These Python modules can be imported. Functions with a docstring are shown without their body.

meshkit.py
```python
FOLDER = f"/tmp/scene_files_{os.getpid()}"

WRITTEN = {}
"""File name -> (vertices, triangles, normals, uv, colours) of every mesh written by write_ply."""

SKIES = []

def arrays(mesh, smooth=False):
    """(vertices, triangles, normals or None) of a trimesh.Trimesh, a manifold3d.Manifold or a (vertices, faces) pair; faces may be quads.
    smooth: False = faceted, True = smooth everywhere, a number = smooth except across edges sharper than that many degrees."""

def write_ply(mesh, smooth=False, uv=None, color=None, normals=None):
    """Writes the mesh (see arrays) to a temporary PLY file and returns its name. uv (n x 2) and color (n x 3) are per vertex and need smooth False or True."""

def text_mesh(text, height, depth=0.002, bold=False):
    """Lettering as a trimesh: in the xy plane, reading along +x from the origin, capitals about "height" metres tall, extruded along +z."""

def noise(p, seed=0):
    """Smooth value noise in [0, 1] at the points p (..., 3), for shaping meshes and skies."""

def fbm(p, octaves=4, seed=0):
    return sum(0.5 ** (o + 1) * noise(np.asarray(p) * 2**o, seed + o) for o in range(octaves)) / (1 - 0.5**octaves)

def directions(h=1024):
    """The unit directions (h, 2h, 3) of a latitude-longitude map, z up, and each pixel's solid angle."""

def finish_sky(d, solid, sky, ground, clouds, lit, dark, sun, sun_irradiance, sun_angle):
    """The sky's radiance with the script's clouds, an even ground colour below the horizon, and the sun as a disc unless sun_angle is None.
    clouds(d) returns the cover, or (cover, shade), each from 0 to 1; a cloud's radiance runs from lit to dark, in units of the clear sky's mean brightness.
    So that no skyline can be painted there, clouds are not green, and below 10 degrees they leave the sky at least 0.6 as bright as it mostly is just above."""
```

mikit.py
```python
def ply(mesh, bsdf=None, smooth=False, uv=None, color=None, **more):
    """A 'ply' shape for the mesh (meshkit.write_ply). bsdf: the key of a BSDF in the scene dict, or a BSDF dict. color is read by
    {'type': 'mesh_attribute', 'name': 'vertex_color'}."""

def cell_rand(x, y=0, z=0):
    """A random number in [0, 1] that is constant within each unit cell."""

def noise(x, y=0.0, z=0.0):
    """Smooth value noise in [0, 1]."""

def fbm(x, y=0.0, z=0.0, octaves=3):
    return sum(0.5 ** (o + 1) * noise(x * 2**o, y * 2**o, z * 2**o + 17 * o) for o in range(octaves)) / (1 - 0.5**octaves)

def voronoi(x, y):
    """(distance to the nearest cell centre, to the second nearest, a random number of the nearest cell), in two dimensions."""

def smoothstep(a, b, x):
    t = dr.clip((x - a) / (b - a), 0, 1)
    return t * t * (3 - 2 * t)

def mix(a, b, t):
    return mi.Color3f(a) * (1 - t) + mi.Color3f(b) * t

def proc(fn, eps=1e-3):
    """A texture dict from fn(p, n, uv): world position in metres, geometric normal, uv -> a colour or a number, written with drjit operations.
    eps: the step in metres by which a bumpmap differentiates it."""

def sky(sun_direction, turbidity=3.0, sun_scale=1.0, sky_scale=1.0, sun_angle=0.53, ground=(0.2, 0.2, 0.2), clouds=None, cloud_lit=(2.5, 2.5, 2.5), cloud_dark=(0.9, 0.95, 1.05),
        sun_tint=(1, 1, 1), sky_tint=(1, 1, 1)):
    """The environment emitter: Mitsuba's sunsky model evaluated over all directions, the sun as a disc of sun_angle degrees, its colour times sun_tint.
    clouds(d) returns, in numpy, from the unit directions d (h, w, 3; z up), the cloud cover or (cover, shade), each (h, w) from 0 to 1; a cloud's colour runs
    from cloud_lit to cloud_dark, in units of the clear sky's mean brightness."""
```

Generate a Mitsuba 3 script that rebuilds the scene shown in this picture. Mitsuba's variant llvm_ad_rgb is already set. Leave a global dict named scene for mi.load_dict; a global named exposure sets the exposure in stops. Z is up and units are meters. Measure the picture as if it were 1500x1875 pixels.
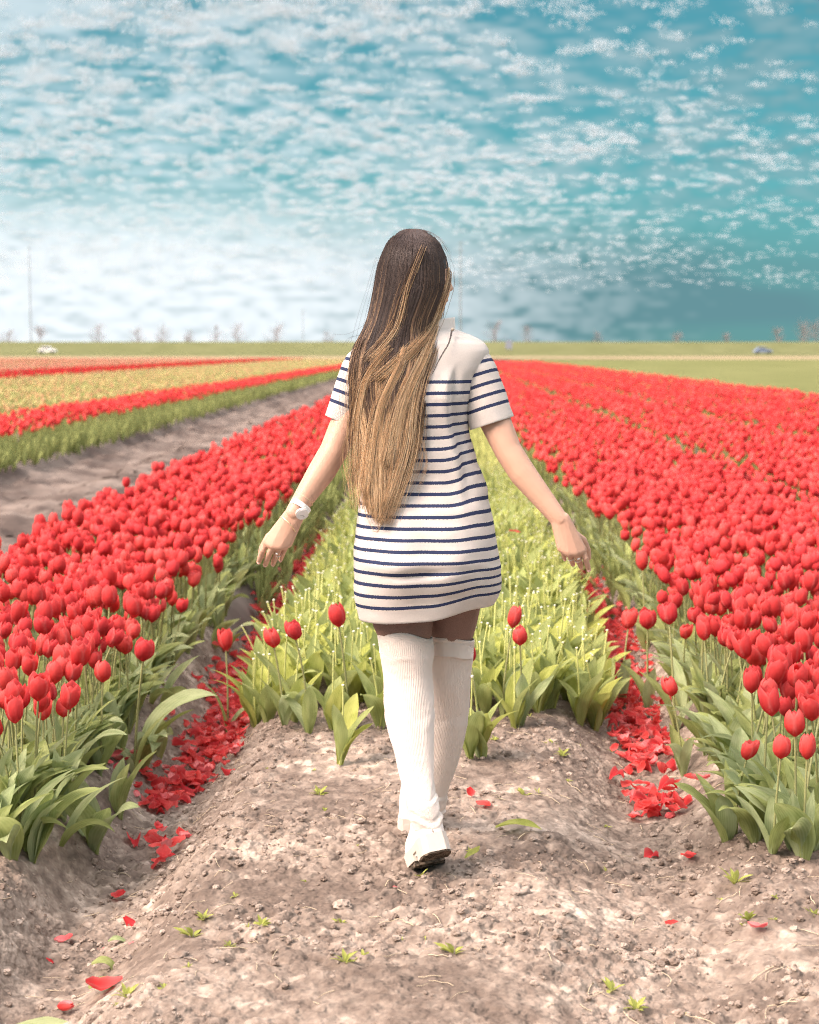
import math, random
import numpy as np, trimesh, manifold3d as m3
import mitsuba as mi, mikit, meshkit
import drjit as dr
from scipy.spatial import cKDTree
from mikit import proc, noise, fbm, smoothstep, mix

T = mi.ScalarTransform4f
scene, labels = {}, {}
R = np.random.default_rng(7)

# ------------------------------------------------------------------ camera
EYE = np.array([0.0, 0.0, 1.36])
FPX, HZ, VPX = 3125.0, 640.0, 805.0
YAW, PITCH = math.atan((VPX - 750) / FPX), math.atan((937.5 - HZ) / FPX)
FW = np.array([-math.sin(YAW) * math.cos(PITCH), math.cos(YAW) * math.cos(PITCH), -math.sin(PITCH)])
RT = np.array([math.cos(YAW), math.sin(YAW), 0.0])
UP = np.cross(RT, FW)
scene['camera'] = dict(type='thinlens', fov=2 * math.degrees(math.atan(750 / FPX)), fov_axis='x', aperture_radius=0.0065, focus_distance=4.55,
                       near_clip=.1, far_clip=90000.0, to_world=T().look_at(origin=EYE.tolist(), target=(EYE + FW).tolist(), up=[0, 0, 1]))
exposure = 3.22

# ------------------------------------------------------------------ daylight
def sst(a, b, x):
    t = np.clip((x - a) / (b - a), 0, 1)
    return t * t * (3 - 2 * t)

def N2(x, y, seed, o=4, z=0.0):
    return meshkit.fbm(np.stack([x, y, np.zeros_like(x) + z], -1), o, seed)

def puffs(x, y, seed):
    """round cloudlets: one at a jittered place in every cell, of its own size"""
    out = np.zeros_like(x)
    ix, iy = np.floor(x).astype(np.int64), np.floor(y).astype(np.int64)
    for dx_ in (-1, 0, 1):
        for dy_ in (-1, 0, 1):
            cx, cy = ix + dx_, iy + dy_
            h = (cx * 374761393 + cy * 668265263 + seed * 144665) & 0xFFFFFFFF
            h = ((h ^ (h >> 13)) * 1274126177) & 0xFFFFFFFF; h = h ^ (h >> 16)
            jx, jy, sz = (h & 1023) / 1023, ((h >> 10) & 1023) / 1023, ((h >> 20) & 1023) / 1023
            q = ((x - cx - jx) ** 2 * .75 + (y - cy - jy) ** 2 * 1.5) / (.42 + .38 * sz) ** 2
            out = np.maximum(out, np.clip(1 - q, 0, 1) ** .8)
    return out

def clouds(d):
    el, az = np.arcsin(np.clip(d[..., 2], 0, 1)), np.arctan2(d[..., 0], d[..., 1])
    Rr = 1 / (el + .45) - 1 / (math.pi / 2 + .45)
    px, py = np.sin(az) * Rr, np.cos(az) * Rr
    w1, w2 = N2(px * 7, py * 7, 5, 3) - .5, N2(px * 7, py * 7, 6, 3, 9) - .5
    qx, qy = px + w1 * .12, py + w2 * .12
    a, b = qx * .90 - qy * .43, qx * .43 + qy * .90
    row = N2(a * 12, b * 36, 31, 2)
    big = N2(px * 4 + 1.3, py * 4, 21, 3)
    puff = np.maximum(puffs(px * 36 + w1 * 1.6, py * 41 + w2 * 1.6, 3), .85 * puffs(px * 60 + w2, py * 68 + w1, 4))
    f = puff * (.45 + .75 * row) + (row - .5) * .40 + (big - .5) * .50
    mack = sst(.10, 1.0, f) * .62
    low = sst(.112, .036, el + .035 * az)
    left = sst(.06, -.20, az + .8 * (el - .08))
    veil = sst(.26, .66, N2(px * 2.4 + w1, py * 7 + px, 41, 3, 4) * .66 + low * .26 + left * low * .46)
    high = sst(.36, .70, el)
    cov = np.maximum(mack * (.92 - .72 * low), veil * low)
    cov = np.clip(np.maximum(np.maximum(cov, high * .95), .72 * low), 0, .97)
    right = sst(-.10, .22, az) * (1 - high)
    front = 1 - high
    shade = np.clip(front * (.70 - .11 * left) + right * (.20 + .12 * low) + .16 * (1 - puff) * front, 0, 1)
    return cov, shade

SUN = np.array([-.66, -.36, .72])
scene['sky'] = mikit.sky(SUN.tolist(), turbidity=3, sun_scale=.62, sun_angle=34, clouds=clouds, cloud_lit=(11.6, 11.2, 11.5), cloud_dark=(.66, 1.45, 1.64),
                         sky_tint=(.118, .300, .250), sun_tint=(1.0, .97, 1.13), ground=(.3, .25, .2))

# ------------------------------------------------------------------ helpers
def W(px, py, Y):
    """the point of the vertical plane y = Y that a survey sighting (in pixels of the photograph) meets"""
    d = FW + RT * (px - 750) / FPX - UP * (py - 937.5) / FPX
    return EYE + d * (Y / d[1])

def G(px, py, z=0.0):
    d = FW + RT * (px - 750) / FPX - UP * (py - 937.5) / FPX
    return EYE + d * ((z - EYE[2]) / d[2])

def pix(P):
    q = np.asarray(P) - EYE
    dz = q @ FW
    return 750 + FPX * (q @ RT) / dz, 937.5 - FPX * (q @ UP) / dz

def lab(k, label, cat=None, group=None, kind=None):
    labels[k] = {a: b for a, b in dict(label=label, category=cat, group=group, kind=kind).items() if b}

def grid_faces(n, m, closed=False):
    i, j = np.meshgrid(np.arange(n - 1), np.arange(m if closed else m - 1), indexing='ij')
    a, b = i * m + j, i * m + (j + 1) % m
    return np.stack([np.stack([a, b, b + m], -1).reshape(-1, 3), np.stack([a, b + m, a + m], -1).reshape(-1, 3)], 1).reshape(-1, 3)

def tubes(P, rad, sides=3, phase=None):
    """P (n, m, 3) centre lines, rad (n, m): all tubes as one vertex/face pair"""
    n, m = P.shape[:2]
    t = np.gradient(P, axis=1)
    t /= np.linalg.norm(t, axis=2, keepdims=True) + 1e-12
    ref = np.where(np.abs(t[..., 1:2]) < .9, [0., 1., 0.], [1., 0., 0.])
    a = np.cross(t, ref); a /= np.linalg.norm(a, axis=2, keepdims=True) + 1e-12
    b = np.cross(t, a)
    ang = np.arange(sides) * 2 * np.pi / sides
    V = P[:, :, None] + rad[:, :, None, None] * (np.cos(ang)[:, None] * a[:, :, None] + np.sin(ang)[:, None] * b[:, :, None])
    F = grid_faces(m, sides, True)
    F = (F[None] + (np.arange(n) * m * sides)[:, None, None]).reshape(-1, 3)
    return V.reshape(-1, 3), F

def tube(P, rad, sides=8):
    P = np.asarray(P, float)
    rad = np.broadcast_to(np.asarray(rad, float), (len(P),))
    V, F = tubes(P[None], rad[None], sides)
    V = np.vstack([V, P[:1], P[-1:]])
    n, m = len(P), sides
    j = np.arange(m)
    c0 = np.stack([j * 0 + n * m, (j + 1) % m, j], 1)
    c1 = np.stack([j * 0 + n * m + 1, (n - 1) * m + j, (n - 1) * m + (j + 1) % m], 1)
    return V, np.vstack([F, c0, c1])

def cat(meshes):
    V, F, k = [], [], 0
    for v, f in meshes:
        V.append(v); F.append(np.asarray(f) + k); k += len(v)
    return np.vstack(V), np.vstack(F)

def spline(pts, n):
    """Catmull-Rom through the points"""
    P = np.asarray(pts, float)
    P = np.vstack([2 * P[0] - P[1], P, 2 * P[-1] - P[-2]])
    t = np.linspace(0, len(P) - 3 - 1e-9, n)
    i = t.astype(int); u = (t - i)[:, None]
    a, b, c, d = P[i], P[i + 1], P[i + 2], P[i + 3]
    return .5 * (2 * b + (c - a) * u + (2 * a - 5 * b + 4 * c - d) * u ** 2 + (3 * b - a - 3 * c + d) * u ** 3)

def rgb(*c):
    return dict(type='rgb', value=list(c))

def mat(key, **kw):
    d = dict(type='principled', roughness=.6, specular=.3)
    d.update(kw)
    scene[key] = dict(type='twosided', bsdf=d)
    return key

def thin(key, color, trans=.7, rough=.5, **kw):
    scene[key] = dict(type='principledthin', base_color=color, diff_trans=trans, roughness=rough, spec_trans=0.0, **kw)
    return key

def inst(gid, M):
    return dict(type='instance', shapegroup=dict(type='ref', id=gid), to_world=T(M))

def place(x, y, z, rot, s=1.0, tilt=0.0, tdir=0.0):
    c, n = math.cos(rot), math.sin(rot)
    M = np.eye(4); M[:3, :3] = np.array([[c, -n, 0], [n, c, 0], [0, 0, 1]]) * s
    if tilt:
        k = np.array([-math.sin(tdir), math.cos(tdir), 0.0])
        K = np.array([[0, -k[2], k[1]], [k[2], 0, -k[0]], [-k[1], k[0], 0]])
        M[:3, :3] = (np.eye(3) + math.sin(tilt) * K + (1 - math.cos(tilt)) * K @ K) @ M[:3, :3]
    M[:3, 3] = x, y, z
    return M

# ------------------------------------------------------------------ materials
def soil_col(p, n, uv):
    a, b, c = fbm(p.x * 3.1, p.y * 3.1, p.z * 3, 3), fbm(p.x * 26, p.y * 26, p.z * 26, 3), noise(p.x * 150, p.y * 150, p.z * 150)
    t = smoothstep(.30, .72, a * .45 + b * .55)
    col = mix(mix([.145, .112, .092], [.335, .270, .222], t), [.50, .415, .345], smoothstep(.55, .8, b * .6 + a * .4))
    return col * (.82 + .36 * c)
scene['soil'] = dict(type='twosided', bsdf=dict(type='bumpmap', arbitrary=proc(lambda p, n, uv: .012 * fbm(p.x * 75, p.y * 75, p.z * 75, 3), 1.5e-3), scale=1.0,
                     bsdf=dict(type='diffuse', reflectance=proc(soil_col))))
def clod_col(p, n, uv):
    b, c = fbm(p.x * 30, p.y * 30, p.z * 30, 2), noise(p.x * 160, p.y * 160, p.z * 160)
    return mix([.19, .145, .118], [.38, .31, .26], smoothstep(.25, .75, b)) * (.85 + .3 * c)
scene['soil_damp'] = dict(type='twosided', bsdf=dict(type='diffuse', reflectance=proc(lambda p, n, uv: mix([.105, .082, .072], [.215, .175, .152], smoothstep(.3, .7, fbm(p.x * 2.2, p.y * 2.2, p.z * 2, 4))))))
scene['clod_soil'] = dict(type='twosided', bsdf=dict(type='diffuse', reflectance=proc(clod_col)))
scene['meadow_grass'] = dict(type='twosided', bsdf=dict(type='diffuse', reflectance=proc(lambda p, n, uv: mix([.13, .142, .058], [.185, .19, .085], fbm(p.x * .35, p.y * .12, 0., 4)))))
scene['dike_grass'] = dict(type='twosided', bsdf=dict(type='diffuse', reflectance=proc(lambda p, n, uv: mix([.115, .124, .055], [.172, .178, .09], fbm(p.x * .25, p.y * .25, p.z * .8, 4)))))
scene['sandy_track'] = dict(type='twosided', bsdf=dict(type='diffuse', reflectance=proc(lambda p, n, uv: mix([.25, .205, .125], [.32, .265, .175], fbm(p.x * .1, p.y * .2, 0., 3)))))

def leaf_tex(a, b, vein):
    def f(p, n, uv):
        v = .5 + .5 * dr.sin(uv.x * 60.0 + 2 * noise(uv.x * 8, uv.y * 3))
        patch = fbm(uv.x * 3 + p.x * 9, uv.y * 5 + p.y * 9, p.z * 9, 2)
        return mix(mix(a, b, smoothstep(.25, .75, patch)), vein, .28 * v)
    return f
thin('leaf_green', proc(leaf_tex([.26, .31, .10], [.39, .435, .17], [.50, .53, .26])), .9, .42)
thin('leaf_grey_green', proc(leaf_tex([.27, .335, .15], [.40, .455, .24], [.51, .54, .33])), .8, .38)
thin('leaf_lime', proc(leaf_tex([.33, .37, .08], [.47, .49, .14], [.56, .57, .24])), .85, .45)
mat('stem_green', base_color=rgb(.25, .255, .11), roughness=.5)
mat('stem_lime', base_color=rgb(.50, .52, .19), roughness=.5)
mat('cut_end', base_color=rgb(.75, .74, .58), roughness=.4)

def petal_tex(a, b):
    def f(p, n, uv):
        s = noise(uv.x * 26, uv.y * 2.2, p.x * 30)
        return mix(mix(a, b, smoothstep(.2, 1.0, uv.y)), [.74, .22, .21], .22 * s + .45 * smoothstep(.32, .5, dr.abs(uv.x - .5)))
    return f
thin('petal_red', proc(petal_tex([.60, .036, .040], [.82, .105, .105])), .95, .36)
thin('petal_scarlet', proc(petal_tex([.64, .046, .042], [.86, .145, .135])), .95, .36)
thin('petal_crimson', proc(petal_tex([.54, .028, .038], [.78, .080, .088])), .9, .36)
thin('petal_faded', proc(petal_tex([.60, .10, .11], [.78, .28, .28])), .6, .45)
thin('plant_mixed', dict(type='mesh_attribute', name='vertex_color'), .65, .45)
mat('dry_straw', base_color=rgb(.50, .41, .29), roughness=.7)

# ------------------------------------------------------------------ a layer of small cloudlets 2.4 km up
thin('cloud_water', rgb(.60, .68, .73), 1.0, .9)
CH = 2400.0
def cloudlet(gid, seed, n_, rx, rz):
    r = np.random.default_rng(seed)
    lobes = r.normal(0, 1, (5, 3)) * [rx * .55, rx * .5, rz * .35]
    c = lobes[r.integers(0, 5, n_)] + r.normal(0, 1, (n_, 3)) * [rx * .36, rx * .36, rz * .36]
    tet = np.array([[1, 1, 1], [1, -1, -1], [-1, 1, -1], [-1, -1, 1.0]]) / 1.732
    q = r.normal(size=(n_, 3, 3)); q, _ = np.linalg.qr(q)
    V = c[:, None] + (tet[None] @ q) * r.uniform(4.2, 7.2, (n_, 1, 1))
    F = np.array([[0, 1, 2], [0, 3, 1], [0, 2, 3], [1, 3, 2]])[None] + (np.arange(n_) * 4)[:, None, None]
    scene[gid] = dict(type='shapegroup', puff=mikit.ply((V.reshape(-1, 3), F.reshape(-1, 3)), 'cloud_water', smooth=False))
for k in range(18):
    cloudlet(f'cloudlet_kind_{k}', 1300 + k, (50, 105, 190)[k // 6], (64, 72, 80)[k // 6], (34, 38, 42)[k // 6])
rc = np.random.default_rng(99)
ncd, yc_ = 0, 11000.0
while yc_ < 72000:
    half_ = yc_ * .30
    xs_ = np.arange(-half_, half_, 112.0); xs_ = xs_ + rc.uniform(-60, 60, len(xs_))
    ys2 = yc_ + rc.uniform(-140, 140, len(xs_))
    u1, u2 = (xs_ * .93 + ys2 * .36) / 1000, (-xs_ * .36 + ys2 * .93) / 1000
    rowv = N2(u1 * .9, u2 * 2.3, 71, 2); bigv = N2(xs_ / 3600 + 4, ys2 / 5200, 72, 3); azv = xs_ / ys2
    v_ = rowv * .95 + bigv * .75 - .85 * np.clip(azv + .03, 0, .3) * 1.7 - .35 * sst(-.19, -.26, azv) * sst(14500, 12500, ys2) + .10 * rc.normal(size=len(xs_))
    keep_ = rc.random(len(xs_)) < np.interp(v_, [.50, .76, .95], [.10, .72, .98]) * np.interp(yc_, [11000, 20000, 40000, 72000], [1, .88, .55, .12])
    for x, y, v1 in zip(xs_[keep_], ys2[keep_], v_[keep_]):
        ncd += 1
        kd = 6 * int(np.clip((v1 + .10 * rc.normal() - .58) / .16, 0, 2)) + int(rc.integers(6))
        M_ = np.eye(4); a_ = rc.normal(.25, .35); s_ = rc.uniform(.7, 1.35)
        M_[:3, :3] = np.array([[math.cos(a_), -math.sin(a_), 0], [math.sin(a_), math.cos(a_), 0], [0, 0, 1]]) @ np.diag([1.2 * s_, s_, .85 * s_])
        M_[:3, 3] = x, y, CH + rc.normal(0, 25)
        scene[f'clouds__{ncd:04d}'] = inst(f'cloudlet_kind_{kd}', M_)
    yc_ += 285.0 * (yc_ / 11000) ** 1.15
lab('clouds', 'rippled layer of small white cloudlets across the upper sky', 'clouds', kind='stuff')

# ------------------------------------------------------------------ ground
def xr(y):
    return np.interp(y, [3.0, 4.5, 5.7, 7.7, 9.0, 12.0], [.52, .60, .71, .83, .88, .90])

def dip(x, c, wl, wr, d):
    u = np.where(x < c, (c - x) / wl, (x - c) / wr)
    return -d * (1 - sst(.12, 1.0, u))

def H(x, y):
    x, y = np.asarray(x, float), np.asarray(y, float)
    w = .05 * (N2(x * 0 + 3.3, y * .9, 3, 2) - .5)
    h = dip(x, -.92 + w, .24, .36, np.interp(y, [3.0, 4.2, 5.5], [.12, .17, .18]))
    h = h + dip(x, xr(y) + w, .36, .26, np.interp(y, [3.0, 4.4, 5.8, 8], [.03, .07, .13, .16]))
    for c in (2.6, 4.2, 5.8, 7.4, -6.8):
        h = h + dip(x, c + w, .22, .22, .14)
    h = h - .13 * sst(-2.3, -2.55, x) * sst(-4.95, -4.7, x) + .05 * np.cos((x + 3.6) * 5.2) * sst(-2.5, -2.8, x) * sst(-4.8, -4.5, x)
    h = h + .045 * (N2(x * 1.7, y * 1.7, 8, 3) - .5) + .02 * sst(-1.05, -1.3, x) * sst(-2.4, -2.2, x)
    return h

def clods(x, y, size, share, seed, k=3, flat=.62):
    """height of crumbs half sunk in the soil: a jittered grid of round lumps"""
    r = np.random.default_rng(seed)
    x0, y0, x1, y1 = x.min() - .1, y.min() - .1, x.max() + .1, y.max() + .1
    n = int((x1 - x0) * (y1 - y0) / (size * size * 1.5))
    c = np.stack([r.uniform(x0, x1, n), r.uniform(y0, y1, n)], 1)
    rad = size * r.uniform(.35, 1.0, n) * (r.random(n) < share)
    dist, i = cKDTree(c).query(np.stack([x.ravel(), y.ravel()], 1), k=k)
    h = np.sqrt(np.maximum(rad[i] ** 2 - dist ** 2, 0)) * flat
    return h.max(1).reshape(x.shape)

def sheet(xs, ys, hf):
    X, Y = np.meshgrid(xs, ys)
    Z = hf(X, Y)
    return np.stack([X, Y, Z], -1).reshape(-1, 3), grid_faces(len(ys), len(xs))

def near_relief(X, Y):
    wx, wy = X + .012 * (N2(X * 40, Y * 40, 71, 2) - .5), Y + .012 * (N2(X * 40, Y * 40, 72, 2) - .5)
    rough = sst(.30, .62, N2(X * 2.6, Y * 2.6, 15, 3))
    h = clods(wx, wy, .045, .30, 1) * (.25 + .6 * rough)
    h = np.maximum(h, clods(wx, wy, .024, .62, 2) * (.45 + .7 * rough))
    h = np.maximum(h, clods(wx, wy, .013, .85, 4) * (.6 + .8 * rough))
    return h + .016 * (N2(X * 22, Y * 22, 16, 3) - .5) + .007 * (N2(X * 80, Y * 80, 17, 2) - .5)

nx = np.arange(-1.62, 1.6201, .0060)
ny = 3.12 * 1.0018 ** np.arange(int(math.log(8.7 / 3.12) / math.log(1.0018)))
gv, gf = sheet(nx, ny, lambda X, Y: H(X, Y) + near_relief(X, Y))
GZ, GX, GY = gv[:, 2].reshape(len(ny), len(nx)), nx, ny
def ground_z(x, y):
    """the height of the soil as built"""
    if GX[0] < x < GX[-1] and GY[0] < y < GY[-1]:
        return float(GZ[np.searchsorted(GY, y), np.searchsorted(GX, x)])
    return float(H(x, y))
scene['bed_soil'] = mikit.ply((gv, gf), 'soil', smooth=True)
lab('bed_soil', 'crumbly pale brown soil of the ridges and furrows in the foreground', kind='structure')

mx = np.concatenate([np.arange(-40, -5.4, .6), np.arange(-5.4, 3.0, .055), np.arange(3.0, 9.4, .16)])
my = np.concatenate([np.arange(-6, 7, .25), 7.0 * 1.009 ** np.arange(int(math.log(230 / 7) / math.log(1.009)))])
def mid_h(X, Y):
    h = H(X, Y) - .018 - .05 * ((X > -1.6) & (X < 1.6) & (Y > 3.2) & (Y < 8.5))
    tr = ((X > -5.0) & (X < -2.2) & (Y > 6) & (Y < 60)) * 1.0
    big = np.zeros_like(X)
    m = tr > 0
    if m.any():
        big[m] = np.maximum(clods(X[m], Y[m], .16, .5, 21, flat=.5), clods(X[m], Y[m], .09, .7, 22, flat=.7))
    return h + big
scene['field_soil'] = mikit.ply(sheet(mx, my, mid_h), 'soil_damp', smooth=True)
lab('field_soil', 'bare soil under the flower beds and along the cloddy track', kind='structure')

gx = np.concatenate([np.arange(8.6, 40, 1.0), np.arange(40, 700, 12.0)])
scene['meadow'] = mikit.ply(sheet(gx, np.concatenate([np.arange(-20, 40, 2.0), np.arange(40, 230, 6.0)]), lambda X, Y: .10 * N2(X * .2, Y * .2, 51, 3) + .02), 'meadow_grass', smooth=True)
lab('meadow', 'flat olive green meadow to the right of the red field', kind='structure')
scene['track'] = mikit.ply(sheet(np.arange(-700, 701, 20.0), np.array([228., 250, 275, 300, 330]), lambda X, Y: .03 + .12 * N2(X * .05, Y * .05, 52, 2)), 'sandy_track', smooth=True)
lab('track', 'pale sandy strip between the fields and the dike', kind='structure')
scene['ground'] = dict(type='rectangle', to_world=T().translate([0, 0, -.35]).scale([6000, 6000, 1]), bsdf=dict(type='ref', id='meadow_grass'))
lab('ground', 'flat polder land reaching to the horizon', kind='structure')
prof = np.array([[326, -.4], [331, .10], [360, .35], [374, .46], [390, .50], [394, .8], [403, 2.9], [407, 3.2], [412, 3.22], [430, -.4]])
dx = np.arange(-900, 901, 9.0)
X, I = np.meshgrid(dx, np.arange(len(prof)), indexing='ij')
dv = np.stack([X, prof[I, 0], prof[I, 1] + (.16 * (N2(X * .02, prof[I, 0] * .3, 61, 3) - .5))], -1).reshape(-1, 3)
scene['dike'] = mikit.ply((dv, grid_faces(len(dx), len(prof))[:, ::-1]), 'dike_grass', smooth=25)
lab('dike', 'long low grass dike closing the fields at the horizon', kind='structure')

# ------------------------------------------------------------------ beyond the fields: cars, sign, masts, bare trees
mat('car_white', base_color=rgb(.78, .76, .74), roughness=.3, clearcoat=.6)
mat('car_blue', base_color=rgb(.20, .25, .36), roughness=.3, clearcoat=.6)
mat('car_window', base_color=rgb(.05, .06, .07), roughness=.12, specular=.6)
mat('tyre', base_color=rgb(.03, .03, .03), roughness=.8)
mat('mast_grey', base_color=rgb(.24, .22, .22), roughness=.5)
mat('sign_grey', base_color=rgb(.28, .29, .36), roughness=.5)
mat('bare_bark', base_color=rgb(.235, .17, .16), roughness=.9)

def car(key, x, y, z, L, h, paint, label, rot=0.0):
    M = place(x, y, z, rot)
    def add(part, mesh, b, smooth=30):
        scene[f'{key}__{part}'] = mikit.ply(mesh, b, smooth=smooth, to_world=T(M))
    def hull(pts, r=.09):
        s = m3.Manifold.sphere(r, 10)
        return m3.Manifold.batch_hull([s.translate(p) for p in pts])
    w = .82
    lower = hull([(sx * (L / 2 - .12), sy * w, zz) for sx in (-1, 1) for sy in (-1, 1) for zz in (.36, .68)] + [(sx * (L / 2 - .5), sy * w, .86) for sx in (-1, 1) for sy in (-1, 1)])
    cabin = hull([(a, sy * b, zz) for a, b, zz in ((-L * .36, .78, .86), (L * .26, .78, .86), (-L * .28, .62, h - .1), (L * .08, .62, h - .1)) for sy in (-1, 1)], .06)
    wells = [m3.Manifold.cylinder(2.4, .36, .36, 20, True).rotate((90, 0, 0)).translate((sx * L * .31, 0, .31)) for sx in (-1, 1)]
    for c in wells:
        lower = lower - c
    add('body', lower + cabin, paint)
    glass = [hull([(a, sy * .77, zz) for a, zz in pts], .035) for sy in (-1, 1) for pts in (((-L * .30, .98), (-.12, .98), (-L * .245, h - .2), (-.12, h - .2)), ((.06, .98), (L * .22, .98), (.06, h - .2), (L * .09, h - .2)))]
    for k, g in enumerate(glass):
        add('window' + (f'_{k:03d}' if k else ''), g.translate((0, .05 if k > 1 else -.05, 0)), 'car_window')
    k = 0
    for sx in (-1, 1):
        for sy in (-1, 1):
            add('wheel' + (f'_{k:03d}' if k else ''), m3.Manifold.cylinder(.2, .31, .31, 18, True).rotate((90, 0, 0)).translate((sx * L * .31, sy * .74, .31)), 'tyre')
            k += 1
    lab(key, label, 'car')

car('parked_car', *W(87, 647, 380), 4.0, 1.62, 'car_white', 'small white car parked at the foot of the dike far left')
car('parked_car_001', *W(1397, 648, 380), 4.1, 1.55, 'car_blue', 'small blue-grey car parked at the foot of the dike far right')
sp = W(932, 641, 392)
scene['sign__panel'] = mikit.ply(trimesh.creation.box((1.5, .12, 2.0), T_ := trimesh.transformations.translation_matrix((sp[0], sp[1], sp[2] + 1.3))), 'sign_grey')
for k, s in enumerate((-1, 1)):
    scene['sign__post' + ('_001' if k else '')] = mikit.ply(trimesh.creation.cylinder(.06, 1.2, 10, transform=trimesh.transformations.translation_matrix((sp[0] + s * .5, sp[1] + .12, sp[2] + .2))), 'mast_grey', smooth=30)
lab('sign', 'grey upright sign panel on the dike just right of her shoulder', 'sign')

def mast(key, px, top, Y, w, label):
    b = W(px, 640, Y); zt = W(px, top, Y)[2]
    P = np.array([[b[0], Y, -.4], [b[0], Y, zt * .5], [b[0], Y, zt]])
    scene[key + '__pole'] = mikit.ply(tube(P, [w, w * .8, w * .5], 8), 'mast_grey', smooth=30)
    bars = [tube([[b[0] - 1.6 * w * 3, Y, zt * f], [b[0] + 1.6 * w * 3, Y, zt * f]], w * .3, 6) for f in (.97, .9)]
    scene[key + '__crossbar'] = mikit.ply(bars[0], 'mast_grey', smooth=30)
    scene[key + '__crossbar_001'] = mikit.ply(bars[1], 'mast_grey', smooth=30)
    lab(key, label, 'mast', 'thin masts on the horizon')
mast('mast', 57, 450, 640, .20, 'tall thin mast at the far left of the horizon')
mast('mast_001', 843, 440, 640, .26, 'tall thin mast rising right behind her head')
mast('mast_002', 555, 566, 640, .14, 'short thin mast left of her shoulder on the horizon')

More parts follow.
